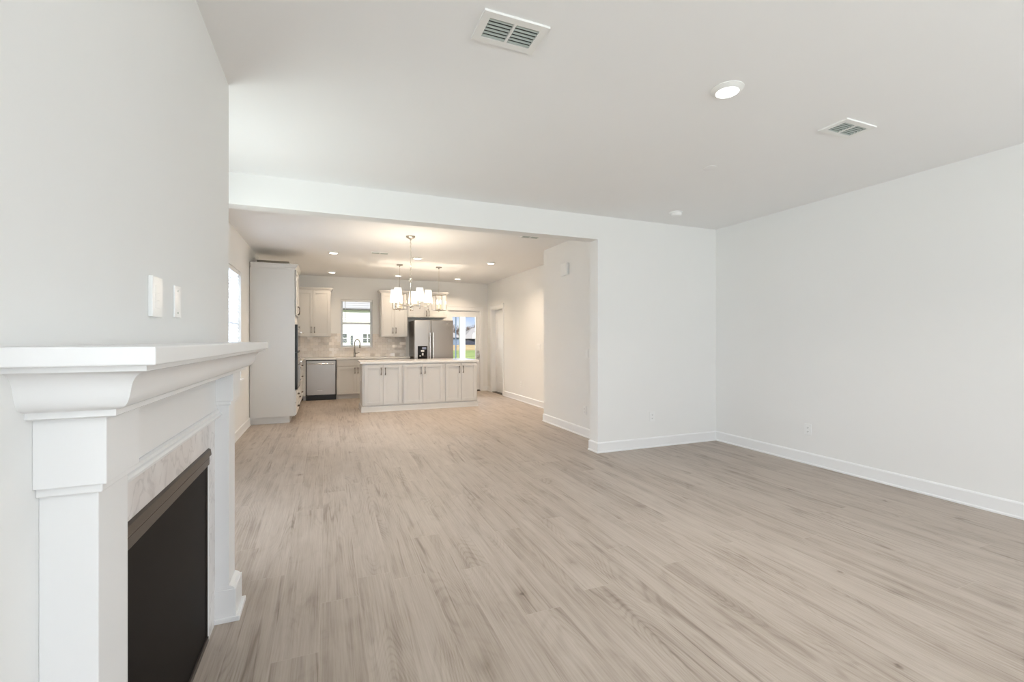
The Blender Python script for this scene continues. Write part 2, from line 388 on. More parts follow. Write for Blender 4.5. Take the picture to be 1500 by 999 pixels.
# ------------------------------------------------------------------ mesh builder
class MB:
    def __init__(s): s.bm = bmesh.new()
    def box(s, x0, x1, y0, y1, z0, z1, bev=0.0):
        r = bmesh.ops.create_cube(s.bm, size=1.0)
        vs = r['verts']
        bmesh.ops.scale(s.bm, vec=(abs(x1 - x0), abs(y1 - y0), abs(z1 - z0)), verts=vs)
        bmesh.ops.translate(s.bm, vec=((x0 + x1) / 2, (y0 + y1) / 2, (z0 + z1) / 2), verts=vs)
        if bev:
            es = list({e for v in vs for e in v.link_edges})
            bmesh.ops.bevel(s.bm, geom=es, offset=bev, segments=2, affect='EDGES', profile=0.5)
        return s
    def tube(s, pts, rad, seg=10, caps=True):
        pts = [Vector(p) for p in pts]
        rads = rad if isinstance(rad, (list, tuple)) else [rad] * len(pts)
        rings = []
        prev = None
        for i, p in enumerate(pts):
            if i == 0: t = pts[1] - p
            elif i == len(pts) - 1: t = p - pts[i - 1]
            else: t = (pts[i + 1] - p).normalized() + (p - pts[i - 1]).normalized()
            t = t.normalized() if t.length > 1e-9 else Vector((0, 0, 1))
            if prev is None:
                up = Vector((0, 0, 1)) if abs(t.z) < 0.9 else Vector((1, 0, 0))
                a = t.cross(up).normalized()
            else:
                a = (prev - t * prev.dot(t))
                a = a.normalized() if a.length > 1e-6 else t.orthogonal().normalized()
            prev = a
            c = t.cross(a)
            rings.append([s.bm.verts.new(p + (a * math.cos(k * 2 * math.pi / seg) + c * math.sin(k * 2 * math.pi / seg)) * rads[i]) for k in range(seg)])
        for A, B in zip(rings, rings[1:]):
            for k in range(seg):
                s.bm.faces.new((A[k], A[(k + 1) % seg], B[(k + 1) % seg], B[k]))
        if caps:
            s.bm.faces.new(rings[0][::-1]); s.bm.faces.new(rings[-1])
        return s
    def ring(s, c, R_, r, axis='Z', seg=32, tseg=8):
        vs = []
        for i in range(seg):
            a = i * 2 * math.pi / seg; row = []
            for j in range(tseg):
                b = j * 2 * math.pi / tseg
                q = R_ + r * math.cos(b); h = r * math.sin(b)
                p = {'Z': (q * math.cos(a), q * math.sin(a), h), 'Y': (q * math.cos(a), h, q * math.sin(a)), 'X': (h, q * math.cos(a), q * math.sin(a))}[axis]
                row.append(s.bm.verts.new(Vector(c) + Vector(p)))
            vs.append(row)
        for i in range(seg):
            for j in range(tseg):
                s.bm.faces.new((vs[i][j], vs[(i + 1) % seg][j], vs[(i + 1) % seg][(j + 1) % tseg], vs[i][(j + 1) % tseg]))
        return s
    def lathe(s, prof, c=(0, 0, 0), axis='Z', seg=32, caps=True):
        c = Vector(c); rows = []
        for (r_, h) in prof:
            row = []
            for k in range(seg):
                a = k * 2 * math.pi / seg
                u, v = r_ * math.cos(a), r_ * math.sin(a)
                p = {'Z': (u, v, h), 'Y': (u, h, v), 'X': (h, u, v)}[axis]
                row.append(s.bm.verts.new(c + Vector(p)))
            rows.append(row)
        for A, B in zip(rows, rows[1:]):
            for k in range(seg):
                s.bm.faces.new((A[k], A[(k + 1) % seg], B[(k + 1) % seg], B[k]))
        if caps:
            s.bm.faces.new(rows[0]); s.bm.faces.new(rows[-1])
        return s
    def prism(s, poly, axis, a0, a1):
        # poly: 2-D outline, extruded along axis from a0 to a1.  X: (y,z)  Y: (x,z)  Z: (x,y)
        def P(q, a): return {'X': (a, q[0], q[1]), 'Y': (q[0], a, q[1]), 'Z': (q[0], q[1], a)}[axis]
        A = [s.bm.verts.new(P(q, a0)) for q in poly]; B = [s.bm.verts.new(P(q, a1)) for q in poly]
        n_ = len(poly)
        for i in range(n_): s.bm.faces.new((A[i], A[(i + 1) % n_], B[(i + 1) % n_], B[i]))
        s.bm.faces.new(A[::-1]); s.bm.faces.new(B)
        return s
    def sweep(s, prof, path):
        # prof: (out, z) closed outline; path: points (x, y) with outward mitre vectors (mx, my)
        rows = [[s.bm.verts.new((x + mx * o, y + my * o, z)) for (o, z) in prof] for (x, y, mx, my) in path]
        n_ = len(prof)
        for A, B in zip(rows, rows[1:]):
            for i in range(n_): s.bm.faces.new((A[i], A[(i + 1) % n_], B[(i + 1) % n_], B[i]))
        s.bm.faces.new(rows[0][::-1]); s.bm.faces.new(rows[-1])
        return s
    def xform(s, mat):
        bmesh.ops.transform(s.bm, matrix=mat, verts=s.bm.verts); return s
    def build(s, name, mat, parent=None, label=None, smooth=False, local=False):
        bm = s.bm
        if parent is not None and not local:
            p = parent; off = Vector((0, 0, 0))
            while p is not None: off += Vector(p.location); p = p.parent
            bmesh.ops.translate(bm, vec=-off, verts=bm.verts)
        bmesh.ops.recalc_face_normals(bm, faces=bm.faces)
        me = bpy.data.meshes.new(name)
        bm.to_mesh(me); bm.free()
        me.materials.append(mat)
        if smooth:
            for p in me.polygons: p.use_smooth = True
            try: me.set_sharp_from_angle(angle=R(35))
            except Exception: pass
        o = bpy.data.objects.new(name, me)
        col.objects.link(o)
        if parent is not None: o.parent = parent
        if label: o['label'] = label
        return o

def frame(b, ax, p0, p1, u0, u1, z0, z1, w, bev=0.0):
    # rectangular frame of four bars that meet without overlapping; ax = axis the frame faces along, p0..p1 its depth
    for (a, c, d, e) in ((u0, u0 + w, z0, z1), (u1 - w, u1, z0, z1), (u0 + w, u1 - w, z0, z0 + w), (u0 + w, u1 - w, z1 - w, z1)):
        if ax == 'X': b.box(p0, p1, a, c, d, e, bev)
        elif ax == 'Y': b.box(a, c, p0, p1, d, e, bev)
        else: b.box(a, c, d, e, p0, p1, bev)
    return b

def tag(o, label, cat, group=None, kind=None):
    o['label'] = label; o['category'] = cat
    if group: o['group'] = group
    if kind: o['kind'] = kind
    return o

def thing(name, label, cat, loc=(0, 0, 0), rz=0.0, group=None):
    o = bpy.data.objects.new(name, None); col.objects.link(o)
    o.empty_display_size = 0.05
    o.location = loc; o.rotation_euler = (0, 0, rz)
    return tag(o, label, cat, group)

def struct(name, mb, mat, label=None, smooth=False, parent=None):
    o = mb.build(name, mat, parent, smooth=smooth)
    if parent is None: o['kind'] = 'structure'
    if label: o['label'] = label
    return o

def copy_tree(o, parent=None):
    c = o.copy(); col.objects.link(c)
    if parent is not None: c.parent = parent
    for ch in o.children: copy_tree(ch, c)
    return c

# facing matrices: local u = across (left to right as seen from the front), v = up, w = outwards (towards the viewer)
def face(x, y, z, d):
    if d == '-Y': m = Matrix(((1, 0, 0), (0, 0, -1), (0, 1, 0)))
    elif d == '+X': m = Matrix(((0, 0, 1), (1, 0, 0), (0, 1, 0)))
    elif d == '-X': m = Matrix(((0, 0, -1), (-1, 0, 0), (0, 1, 0)))
    elif d == '+Y': m = Matrix(((-1, 0, 0), (0, 0, 1), (0, 1, 0)))
    return Matrix.Translation((x, y, z)) @ m.to_4x4()

CE = 2.743

# ================================================================== THE ROOM
b = MB(); b.box(-1.25, 4.85, REAR - .15, 11.25, -0.12, 0.0); struct('floor', b, M['floor'], 'grey brown oak plank floor running from the fireplace to the kitchen')
b = MB(); b.box(-1.25, 4.85, REAR - .15, 11.25, CE, CE + .15); struct('ceiling', b, M['ceil'], 'flat white ceiling over living room and kitchen')

RY0, RY1, RZ0, RZ1 = -3.05, -1.25, 0.50, 2.30
FY0, FY1, FZ0, FZ1 = 3.12, 4.32, 0.60, 2.30      # unseen window added for fill light between chimney breast and opening
# left wall with the dining window opening
WY0, WY1, WZ0, WZ1 = 6.02, 7.23, 0.78, 2.24
b = MB()
b.box(-1.25, -1.10, REAR, RY0, 0, CE); b.box(-1.25, -1.10, RY1, FY0, 0, CE); b.box(-1.25, -1.10, FY1, WY0, 0, CE); b.box(-1.25, -1.10, FY0, FY1, 0, FZ0); b.box(-1.25, -1.10, FY0, FY1, FZ1, CE); b.box(-1.25, -1.10, WY1, 11.1, 0, CE)
b.box(-1.25, -1.10, RY0, RY1, 0, RZ0); b.box(-1.25, -1.10, RY0, RY1, RZ1, CE)
b.box(-1.25, -1.10, WY0, WY1, 0, WZ0); b.box(-1.25, -1.10, WY0, WY1, WZ1, CE)
struct('wall_left', b, M['wall'], 'white wall at the left behind the oven cabinet')
# chimney breast
b = MB(); b.box(-1.10, -0.513, 0.775, 2.975, 0, CE); struct('wall_chimney', b, M['wall'], 'white chimney breast above the mantel')
# wall between living room and kitchen: right piece and header
b = MB(); b.box(2.90, 4.70, 4.50, 4.67, 0, CE); b.box(-1.10, 2.90, 4.50, 4.67, 2.47, CE)
struct('wall_front', b, M['wall'], 'white wall and header around the wide kitchen opening')
# right wall with a window added for even light, behind the camera's view
b = MB()
b.box(4.70, 4.85, REAR, RY0, 0, CE); b.box(4.70, 4.85, RY1, 4.67, 0, CE)
b.box(4.70, 4.85, RY0, RY1, 0, RZ0); b.box(4.70, 4.85, RY0, RY1, RZ1, CE)
struct('wall_right', b, M['wall'], 'plain white wall at the right')
# return wall beyond the opening
b = MB(); b.box(3.23, 4.70, 4.67, 6.59, 0, CE); struct('wall_return', b, M['wall'], 'short white return wall just beyond the opening')
# hall wall with the side door
HY0, HY1, HZ1 = 9.99, 10.76, 2.06
b = MB()
b.box(3.83, 3.98, 6.59, HY0, 0, CE); b.box(3.83, 3.98, HY1, 11.1, 0, CE); b.box(3.83, 3.98, HY0, HY1, HZ1, CE)
struct('wall_hall', b, M['wall'], 'long white wall leading to the back door')
# back wall of the kitchen with window and door
KX0, KX1, KZ0, KZ1 = 0.29, 0.985, 1.13, 2.235
DX0, DX1, DZ1 = 2.795, 3.635, 2.045
b = MB()
b.box(-1.25, KX0, 11.1, 11.25, 0, CE); b.box(KX0, KX1, 11.1, 11.25, 0, KZ0); b.box(KX0, KX1, 11.1, 11.25, KZ1, CE)
b.box(KX1, DX0, 11.1, 11.25, 0, CE); b.box(DX0, DX1, 11.1, 11.25, DZ1, CE); b.box(DX1, 3.98, 11.1, 11.25, 0, CE)
struct('wall_back', b, M['wall'], 'kitchen back wall with sink window and glass door')
# rear wall behind the camera, two windows
b = MB()
RW = ((0.0, 1.90), (2.40, 4.30))
segs = [(-1.25, 0.0), (1.90, 2.40), (4.30, 4.85)]
for x0, x1 in segs: b.box(x0, x1, REAR - .15, REAR, 0, CE)
for x0, x1 in RW:
    b.box(x0, x1, REAR - .15, REAR, 0, 0.38); b.box(x0, x1, REAR - .15, REAR, 2.32, CE)
struct('wall_rear', b, M['wall'], 'white wall behind the viewer')

# baseboards: a profile run along straight pieces
BASE = [(0, 0), (0.020, 0), (0.020, 0.012), (0.013, 0.020), (0.013, 0.108), (0.009, 0.117), (0.004, 0.122), (0, 0.122)]
def baseboard(name, runs, label):
    b = MB()
    for path in runs: b.sweep(BASE, path)
    o = struct(name, b, M['trim'], label)
    return o
baseboard('baseboard_left', [[(-1.10, 2.975, 1, 0), (-1.10, 7.95, 1, 0)]], 'white baseboard under the dining window')
baseboard('baseboard_front', [[(3.23, 4.67, -1, 1), (2.90, 4.67, -1, 1), (2.90, 4.50, -1, -1), (4.70, 4.50, -1, -1)]], 'white baseboard wrapping the wall end at the opening')
baseboard('baseboard_right', [[(4.70, 4.50, -1, 0), (4.70, REAR, -1, 0)]], 'white baseboard along the right wall')
baseboard('baseboard_return', [[(3.23, 4.69, -1, 0), (3.23, 6.59, -1, 1), (3.83, 6.59, -1, 1)]], 'white baseboard along the short return wall')
baseboard('baseboard_hall', [[(3.83, 6.61, -1, 0), (3.83, HY0 - .085, -1, 0)]], 'white baseboard along the hall wall')
baseboard('baseboard_back', [[(3.83, HY1 + .085, -1, 0), (3.83, 11.1, -1, -1), (DX1 + .085, 11.1, -1, -1)]], 'white baseboard in the back door corner')

# ------------------------------------------------------------------ dining window (left wall)
b = MB()
frame(b, 'X', -1.215, -1.165, WY0, WY1, WZ0, WZ1, .05); b.box(-1.21, -1.17, WY0 + .05, WY1 - .05, 1.50, 1.55)
win = struct('window_1', b, M['vinyl'], 'tall dining window with white blind on the left wall')
b = MB(); b.box(-1.192, -1.188, WY0 + .04, WY1 - .04, WZ0 + .04, WZ1 - .04); b.build('glass_pane', M['glass'], win)
b = MB(); b.box(-1.20, -1.065, WY0 - .04, WY1 + .04, WZ0 - .03, WZ0 - .002, .004); struct('trim_1', b, M['trim'], 'white stool under the dining window')

def blind_y(name, label, x, y0, y1, z0, z1, tilt, pitch=0.044):
    # blind on a wall facing +X
    t = thing(name, label, 'window blind', (x, (y0 + y1) / 2, z0))
    MB().box(x - .025, x + .025, y0, y1, z1 - .05, z1, .003).build('headrail', M['vinyl'], t)
    b = MB(); z = z1 - .075
    c, s_ = math.cos(R(tilt)) * .025, math.sin(R(tilt)) * .025
    while z > z0 + .04:
        b.prism([(x - c, z - s_), (x + c, z + s_), (x + c, z + s_ + .003), (x - c, z - s_ + .003)], 'Y', y0 + .006, y1 - .006)
        z -= pitch
    b.build('slats', M['slat'], t)
    MB().box(x - .025, x + .025, y0 + .004, y1 - .004, z0, z0 + .022, .003).build('bottom_rail', M['vinyl'], t)
    b = MB()
    for yy in (y0 + .12, (y0 + y1) / 2, y1 - .12): b.tube([(x + .027, yy, z1 - .04), (x + .027, yy, z0 + .01)], .0012, 6)
    b.build('cord', M['vinyl'], t)
    return t
blind_y('window_blind', 'closed white slat blind in the dining window beside the oven cabinet', -1.132, WY0 + .012, WY1 - .012, WZ0 + .004, WZ1 - .004, -66)

# ------------------------------------------------------------------ kitchen window (back wall)
b = MB()
frame(b, 'Y', 11.165, 11.215, KX0, KX1, KZ0, KZ1, .045); b.box(KX0 + .045, KX1 - .045, 11.17, 11.21, 1.665, 1.71)
win = struct('window_2', b, M['vinyl'], 'white sash window above the kitchen sink')
MB().box(KX0 + .04, KX1 - .04, 11.188, 11.192, KZ0 + .04, KZ1 - .04).build('glass_pane', M['glass'], win)
b = MB(); b.box(KX0 - .055, KX1 + .065, 11.055, 11.17, KZ0 - .028, KZ0 - .002, .004); struct('trim_2', b, M['tile'], 'tiled ledge under the sink window')

t = thing('window_blind', 'open white slat blind in the window above the kitchen sink', 'window blind', (0.64, 11.13, KZ0))
MB().box(KX0 + .008, KX1 - .008, 11.108, 11.152, KZ1 - .05, KZ1 - .004, .003).build('headrail', M['vinyl'], t)
b = MB(); z = KZ1 - .085
while z > KZ0 + .04:
    b.box(KX0 + .012, KX1 - .012, 11.106, 11.154, z, z + .0028)
    z -= .0475
b.build('slats', M['slat'], t)
MB().box(KX0 + .012, KX1 - .012, 11.108, 11.152, KZ0 + .004, KZ0 + .022, .003).build('bottom_rail', M['vinyl'], t)
b = MB()
for xx in (KX0 + .1, KX1 - .1): b.tube([(xx, 11.104, KZ1 - .03), (xx, 11.104, KZ0 + .01)], .0012, 6)
b.build('cord', M['vinyl'], t)
MB().tube([(KX0 + .095, 11.098, KZ1 - .03), (KX0 + .092, 11.096, 1.72)], .004, 8).build('tilt_wand', M['ventslat'], t, 'thin grey tilt wand')

# ------------------------------------------------------------------ back door
b = MB(); sx0, sx1, sz0, sz1 = DX0 + .012, DX1 - .012, 0.032, DZ1 - .01
gx0, gx1, gz0, gz1 = 2.905, 3.520, 0.27, 1.885
y0, y1 = 11.125, 11.17
b.box(sx0, gx0, y0, y1, sz0, sz1); b.box(gx1, sx1, y0, y1, sz0, sz1); b.box(gx0, gx1, y0, y1, sz0, gz0); b.box(gx0, gx1, y0, y1, gz1, sz1)
for (x0, x1, z0, z1) in ((gx0 - .028, gx0 + .004, gz0 - .028, gz1 + .028), (gx1 - .004, gx1 + .028, gz0 - .028, gz1 + .028), (gx0, gx1, gz0 - .028, gz0 + .004), (gx0, gx1, gz1 - .004, gz1 + .028)):
    b.box(x0, x1, y0 - .012, y0, z0, z1, .004)
door = struct('door_1', b, M['trim'], 'white back door with full glass beside the refrigerator')
MB().box(gx0, gx1, 11.146, 11.150, gz0, gz1).build('glass_pane', M['glass'], door)
for zz, nm, rr in ((1.007, 'deadbolt', .028), (.884, 'door_knob', .031)):
    b = MB(); b.lathe([(rr, 0), (rr, -.012), (.016, -.016), (.016, -.035), (rr * .9, -.042), (rr * .95, -.06), (.012, -.066)], (3.572, y0, zz), 'Y', 20)
    b.build(nm, M['satin'], door, 'satin nickel ' + nm.replace('_', ' '), smooth=True)
b = MB(); b.box(3.617, 3.624, 11.112, 11.126, 0.83, .935, .001); b.build('strike_plate', M['satin'], door)
b = MB(); b.box(DX0, DX1, 11.09, 11.25, 0, 0.018, .003); b.box(sx0, sx1, 11.12, 11.13, .018, .034); b.build('threshold', M['threshold'], door, 'dark bronze threshold')

def casing(name, label, d, a0, a1, zt, w=.075, t_=.018, pos=0.0):
    b = MB()
    def add(u0, u1, z0, z1):
        if d == 'Y': b.box(u0, u1, pos - t_, pos, z0, z1, .004)
        else: b.box(pos - t_, pos, u0, u1, z0, z1, .004)
    add(a0 - w, a0, 0, zt); add(a1, a1 + w, 0, zt); add(a0 - w, a1 + w, zt, zt + w + .01)
    if d == 'Y': b.box(a0 - w - .006, a1 + w + .006, pos - t_ - .006, pos, zt + w + .01, zt + w + .026, .003)
    else: b.box(pos - t_ - .006, pos, a0 - w - .006, a1 + w + .006, zt + w + .01, zt + w + .026, .003)
    return struct(name, b, M['trim'], label)
casing('trim_3', 'white casing around the back door', 'Y', DX0, DX1, DZ1, pos=11.1)
b = MB(); b.box(DX0, DX0 + .012, 11.1, 11.25, 0.018, DZ1); b.box(DX1 - .012, DX1, 11.1, 11.25, 0.018, DZ1); b.box(DX0, DX1, 11.1, 11.25, DZ1 - .010, DZ1)
struct('trim_4', b, M['trim'], 'white jamb of the back door')

# ------------------------------------------------------------------ side door in the hall wall
casing('trim_5', 'white casing around the side door', 'X', HY0, HY1, HZ1, pos=3.83)
b = MB(); b.box(3.83, 3.98, HY0, HY0 + .015, 0, HZ1); b.box(3.83, 3.98, HY1 - .015, HY1, 0, HZ1); b.box(3.83, 3.98, HY0, HY1, HZ1 - .015, HZ1)
struct('trim_6', b, M['trim'], 'white jamb of the side door')
b = MB()
dx = 3.925
dy0, dy1 = HY0 + .018, HY1 - .018
b.box(dx + .006, dx + .04, dy0, dy1, .018, HZ1 - .018)
for (a0, a1, z0, z1) in ((dy0, dy0 + .11, .018, HZ1 - .018), (dy1 - .11, dy1, .018, HZ1 - .018), (dy0 + .11, dy1 - .11, .018, .26), (dy0 + .11, dy1 - .11, .90, 1.06), (dy0 + .11, dy1 - .11, 1.90, HZ1 - .018)):
    b.box(dx, dx + .008, a0, a1, z0, z1, .002)
for z0, z1 in ((.30, .86), (1.10, 1.86)): b.box(dx + .001, dx + .008, dy0 + .15, dy1 - .15, z0, z1, .003)
door = struct('door_2', b, M['trim'], 'white two panel side door in the hall wall')
b = MB(); b.lathe([(.028, 0), (.028, -.008), (.012, -.012), (.012, -.035), (.026, -.045), (.024, -.06), (.008, -.066)], (dx, dy0 + .06, .98), 'X', 20)
b.build('door_knob', M['plate'], door, smooth=True)
b = MB(); b.box(3.835, 3.97, HY0 + .016, HY1 - .016, 0, .012, .002); b.build('threshold', M['threshold'], door, 'dark bronze threshold')
b = MB(); b.box(4.0, 4.06, 9.6, 11.2, 0, CE); struct('wall_beyond', b, M['wall'])

# rear windows (behind the camera) and the right window added for even light
for i, (x0, x1) in enumerate(RW):
    b = MB(); frame(b, 'Y', REAR - .08, REAR - .03, x0, x1, .38, 2.32, .05); b.box((x0 + x1) / 2 - .03, (x0 + x1) / 2 + .03, REAR - .075, REAR - .035, .43, 2.27)
    struct('window_%d' % (3 + i), b, M['vinyl'], 'white window behind the viewer')
b = MB()
frame(b, 'X', 4.74, 4.79, RY0, RY1, RZ0, RZ1, .05)
struct('window_5', b, M['vinyl'], 'white window added for even light in the right wall behind the viewer')
b = MB(); frame(b, 'X', -1.19, -1.14, RY0, RY1, RZ0, RZ1, .05)
struct('window_6', b, M['vinyl'], 'white window in the left wall behind the viewer')
b = MB(); frame(b, 'X', -1.19, -1.14, FY0, FY1, FZ0, FZ1, .05); b.box(-1.185, -1.145, FY0 + .05, FY1 - .05, 1.43, 1.48)
struct('window_7', b, M['vinyl'], 'white window added for fill light, hidden behind the chimney breast')

# ================================================================== FIREPLACE
FX = -0.513
fp = thing('fireplace_mantel', 'white painted fireplace mantel with marble surround on the left wall', 'fireplace mantel', (FX, 1.875, 0))
def ushape(prof, x, y0, y1):
    # moulding running round near end, front and far end; prof in (out, z); out = 0 on the block face
    return MB().sweep(prof, [(FX, y0, 0, -1), (x, y0, 1, -1), (x, y1, 1, 1), (FX, y1, 0, 1)])
# mantel shelf
MB().box(FX, -0.290, 1.015, 2.735, 1.263, 1.2975, .003).build('shelf', M['mantel'], fp, 'thick white mantel shelf')
# crown under the shelf: fillet, cove, ovolo, band
bx, by0, by1 = -0.402, 1.130, 2.620
prof = [(0, 1.263), (0.092, 1.263), (0.092, 1.252), (0.086, 1.2505), (0.080, 1.2485), (0.0745, 1.2455), (0.0695, 1.2415), (0.0655, 1.2365), (0.062, 1.2305), (0.0595, 1.224), (0.0575, 1.2165), (0.056, 1.209), (0.0542, 1.2015), (0.0518, 1.1945), (0.0486, 1.1885), (0.0445, 1.1836), (0.0395, 1.1798), (0.0335, 1.177), (0.0275, 1.1757), (0.023, 1.1755), (0.023, 1.163), (0.018, 1.160), (0, 1.160)]
ushape(prof, bx, by0, by1).build('crown_moulding', M['mantel'], fp, smooth=True)
# pilasters with block and plinth
for (y0, y1) in ((1.151, 1.296), (2.454, 2.599)):
    p = MB().box(FX, -0.422, y0, y1, 0, 1.03, .002).build('pilaster', M['mantel'], fp)
    MB().box(FX, bx, y0 - .021, y1 + .004 if y0 < 2 else y1 + .021, 1.026, 1.165, .002).build('capital_block', M['mantel'], p)
    yb = y0 - .011
    b = MB().box(FX, bx - .010, yb, y1 + .011, 1.008, 1.028, .003)
    b.build('neck_band', M['mantel'], p)
    b = MB()
    b.box(FX, -0.394, y0 - .004, y1 + .016, 0, .150, .001)
    b.prism([(FX, .148), (-0.396, .148), (-0.407, .162), (-0.420, .168), (FX, .168)], 'Y', y0 - .001, y1 + .008)
    b.box(FX, -0.378, y0 - .010, y1 + .03, 0, .024, .003)
    b.build('plinth', M['mantel'], p)
# frieze board with bead along its bottom
b = MB().box(FX, -0.470, 1.29, 2.46, 0.985, 1.165)
b.build('frieze', M['mantel'], fp)
b = MB()
b.prism([(FX, .958), (-0.452, .958), (-0.450, .966), (-0.455, .972), (-0.460, .975), (-0.460, .985), (-0.466, .990), (FX, .990)], 'Y', 1.292, 2.458)
b.build('frieze_bead', M['mantel'], fp)
# marble slips
OY0, OY1, OZ = 1.41, 2.345, 0.838
b = MB().box(FX, -0.478, 1.29, 2.456, OZ, .96)
b.box(FX, -0.478, OY1, 2.456, 0, OZ); b.box(FX, -0.478, 1.29, OY0, 0, OZ)
b.build('marble_surround', M['marble'], fp, 'grey veined marble surround')
for y0, y1 in ((OY1 - .014, OY1), (OY0, OY0 + .014)):
    MB().box(FX, -0.4785, y0, y1, 0, OZ - .05).build('inner_trim', M['trim'], fp, 'thin white strip inside the marble')

fi = thing('fireplace_insert', 'black gas fireplace insert with bronze hood inside the white mantel', 'fireplace insert', (-0.50, 1.875, 0))
iy0, iy1 = OY0 + .016, OY1 - .016
b = MB().box(FX + .003, -0.484, iy0, iy1, .012, .775, .002)
b.build('screen', M['screen'], fi, 'black mesh screen')
b = MB()
b.box(FX + .003, -0.4725, iy0, iy1, .768, .800, .002); b.box(FX + .003, -0.480, iy1 - .006, iy1, .010, .760); b.box(FX + .003, -0.480, iy0, iy0 + .006, .010, .760); b.box(FX + .003, -0.476, iy0, iy1, 0, .022, .002)
b.build('frame', M['hood'], fi, 'dark bronze frame')
b = MB()
b.prism([(FX + .003, .837), (-0.4765, .837), (-0.469, .833), (-0.466, .810), (-0.4685, .806), (-0.4765, .806), (FX + .003, .806)], 'Y', iy0 - .002, iy1 + .002)
b.build('hood', M['hood'], fi, 'dark bronze hood')

# switch plates above the mantel (wall faces +X)
def plate(name, label, cat, x, y, z, d, w, h, group=None, th=.0065):
    t = thing(name, label, cat, (x, y, z), 0, group)
    mt = face(0, 0, 0, d)
    MB().box(-w / 2, w / 2, -h / 2, h / 2, 0, th, .0022).xform(mt).build('cover_plate', M['plate'], t, local=True)
    return t, mt
t, mt = plate('wall_plate', 'thick white wall plate with stacked insert modules above the mantel', 'wall plate', FX, 1.772, 1.446, '+X', .092, .128, th=.0125)
for v0, v1 in ((.012, .036), (-.012, .010), (-.036, -.014)):
    MB().box(-.022, .018, v0, v1, .011, .0138, .0012).xform(mt).build('insert_module', M['plate'], t, local=True)
t, mt = plate('blank_plate', 'narrow white blank wall plate with two screws above the mantel', 'wall plate', FX, 2.008, 1.448, '+X', .070, .115)
for v in (.040, -.040):
    MB().lathe([(.0038, .006), (.0038, .0078), (.002, .0082)], (0, v, 0), 'Z', 12).xform(mt).build('screw', M['ventslat'], t, 'small grey screw', local=True)

def outlet(label, x, y, z, d, group=None):
    t, mt = plate('outlet', label, 'electrical outlet', x, y, z, d, .074, .118, group)
    for v in (.021, -.021):
        rec = MB().box(-.0165, .0165, v - .014, v + .014, .005, .0085, .002).xform(mt).build('receptacle', M['plate'], t, local=True)
        b = MB()
        b.box(-.0075, -.0050, v - .004, v + .006, .008, .0088); b.box(.0050, .0075, v - .004, v + .006, .008, .0088); b.box(-.002, .002, v - .010, v - .006, .008, .0088)
        b.xform(mt).build('slots', M['slot'], rec, local=True)
    return t
outlet('white outlet on the right wall above its baseboard', 4.70, 3.269, .364, '-X')
outlet('white outlet on the wall right of the opening', 3.672, 4.50, .374, '-Y')
outlet('white outlet low on the return wall just inside the opening', 3.23, 5.33, .355, '-X')
outlet('white outlet low on the hall wall before the side door', 3.83, 8.90, .36, '-X')
def switch(label, x, y, z, d, gangs=1):
    t, mt = plate('light_switch', label, 'light switch', x, y, z, d, .074 + .046 * (gangs - 1), .118)
    for g in range(gangs):
        u = (g - (gangs - 1) / 2) * .046
        MB().box(u - .016, u + .016, -.033, .033, .005, .0095, .002).xform(mt).build('rocker', M['plate'], t, local=True)
switch('white light switch on the return wall beside the opening', 3.23, 5.27, 1.125, '-X')
switch('wide white multi switch plate on the hall wall just past the return wall corner', 3.83, 8.03, 1.17, '-X', 3)
t = thing('wall_box', 'small white box mounted high on the return wall', 'wall box', (3.23, 5.85, 2.33))
MB().box(3.185, 3.23, 5.755, 5.945, 2.245, 2.425, .012).build('housing', M['plate'], t)
MB().box(3.181, 3.187, 5.775, 5.925, 2.265, 2.405, .002).build('front_cover', M['plate'], t)

# ================================================================== CEILING FIXTURES
def vent(label, x, y, w, h, rz=0.0, n_sl=6):
    t = thing('ceiling_vent', label, 'ceiling vent', (x, y, CE), rz)
    fw = .036 if w > .302 else .016
    b = MB()
    frame(b, 'Z', -.010, 0, -w / 2, w / 2, -h / 2, h / 2, fw)
    b.box(-.006, .006, -h / 2 + fw, h / 2 - fw, -.0105, -.003)
    b.build('frame', M['ventwhite'], t, local=True)
    MB().box(-w / 2 + fw - .004, w / 2 - fw + .004, -h / 2 + fw - .004, h / 2 - fw + .004, -.0015, 0).build('shade_backing', M['ventdark'], t, 'dark sheet coloured as the shade behind the slats', local=True)  # flat dark sheet; the shade of the opening is put into its colour
    iw, ih = w / 2 - fw, h - 2 * fw
    for k in range(n_sl):
        yc = -ih / 2 + (k + .5) * ih / n_sl
        s = MB()
        for sx in (-1, 1):
            xs = sorted((sx * .006, sx * iw))
            s.prism([(yc - ih / n_sl * .10, -.0040), (yc + ih / n_sl * .26, -.0085), (yc + ih / n_sl * .26, -.0073), (yc - ih / n_sl * .10, -.0028)], 'X', xs[0], xs[1])
        s.build('slat', M['ventslat'], t, local=True)
    return t
vent('large white ceiling vent with two louvre banks nearest the viewer', 0.79, 1.967, .315, .205)
vent('white ceiling vent near the right wall', 3.262, 2.000, .305, .19)
vent('small white ceiling vent left of the chandelier canopy', 0.81, 7.785, .285, .15, 0, 4)
vent('small grey ceiling vent just inside the kitchen opening at the right', 2.62, 5.74, .27, .20, 0, 5)

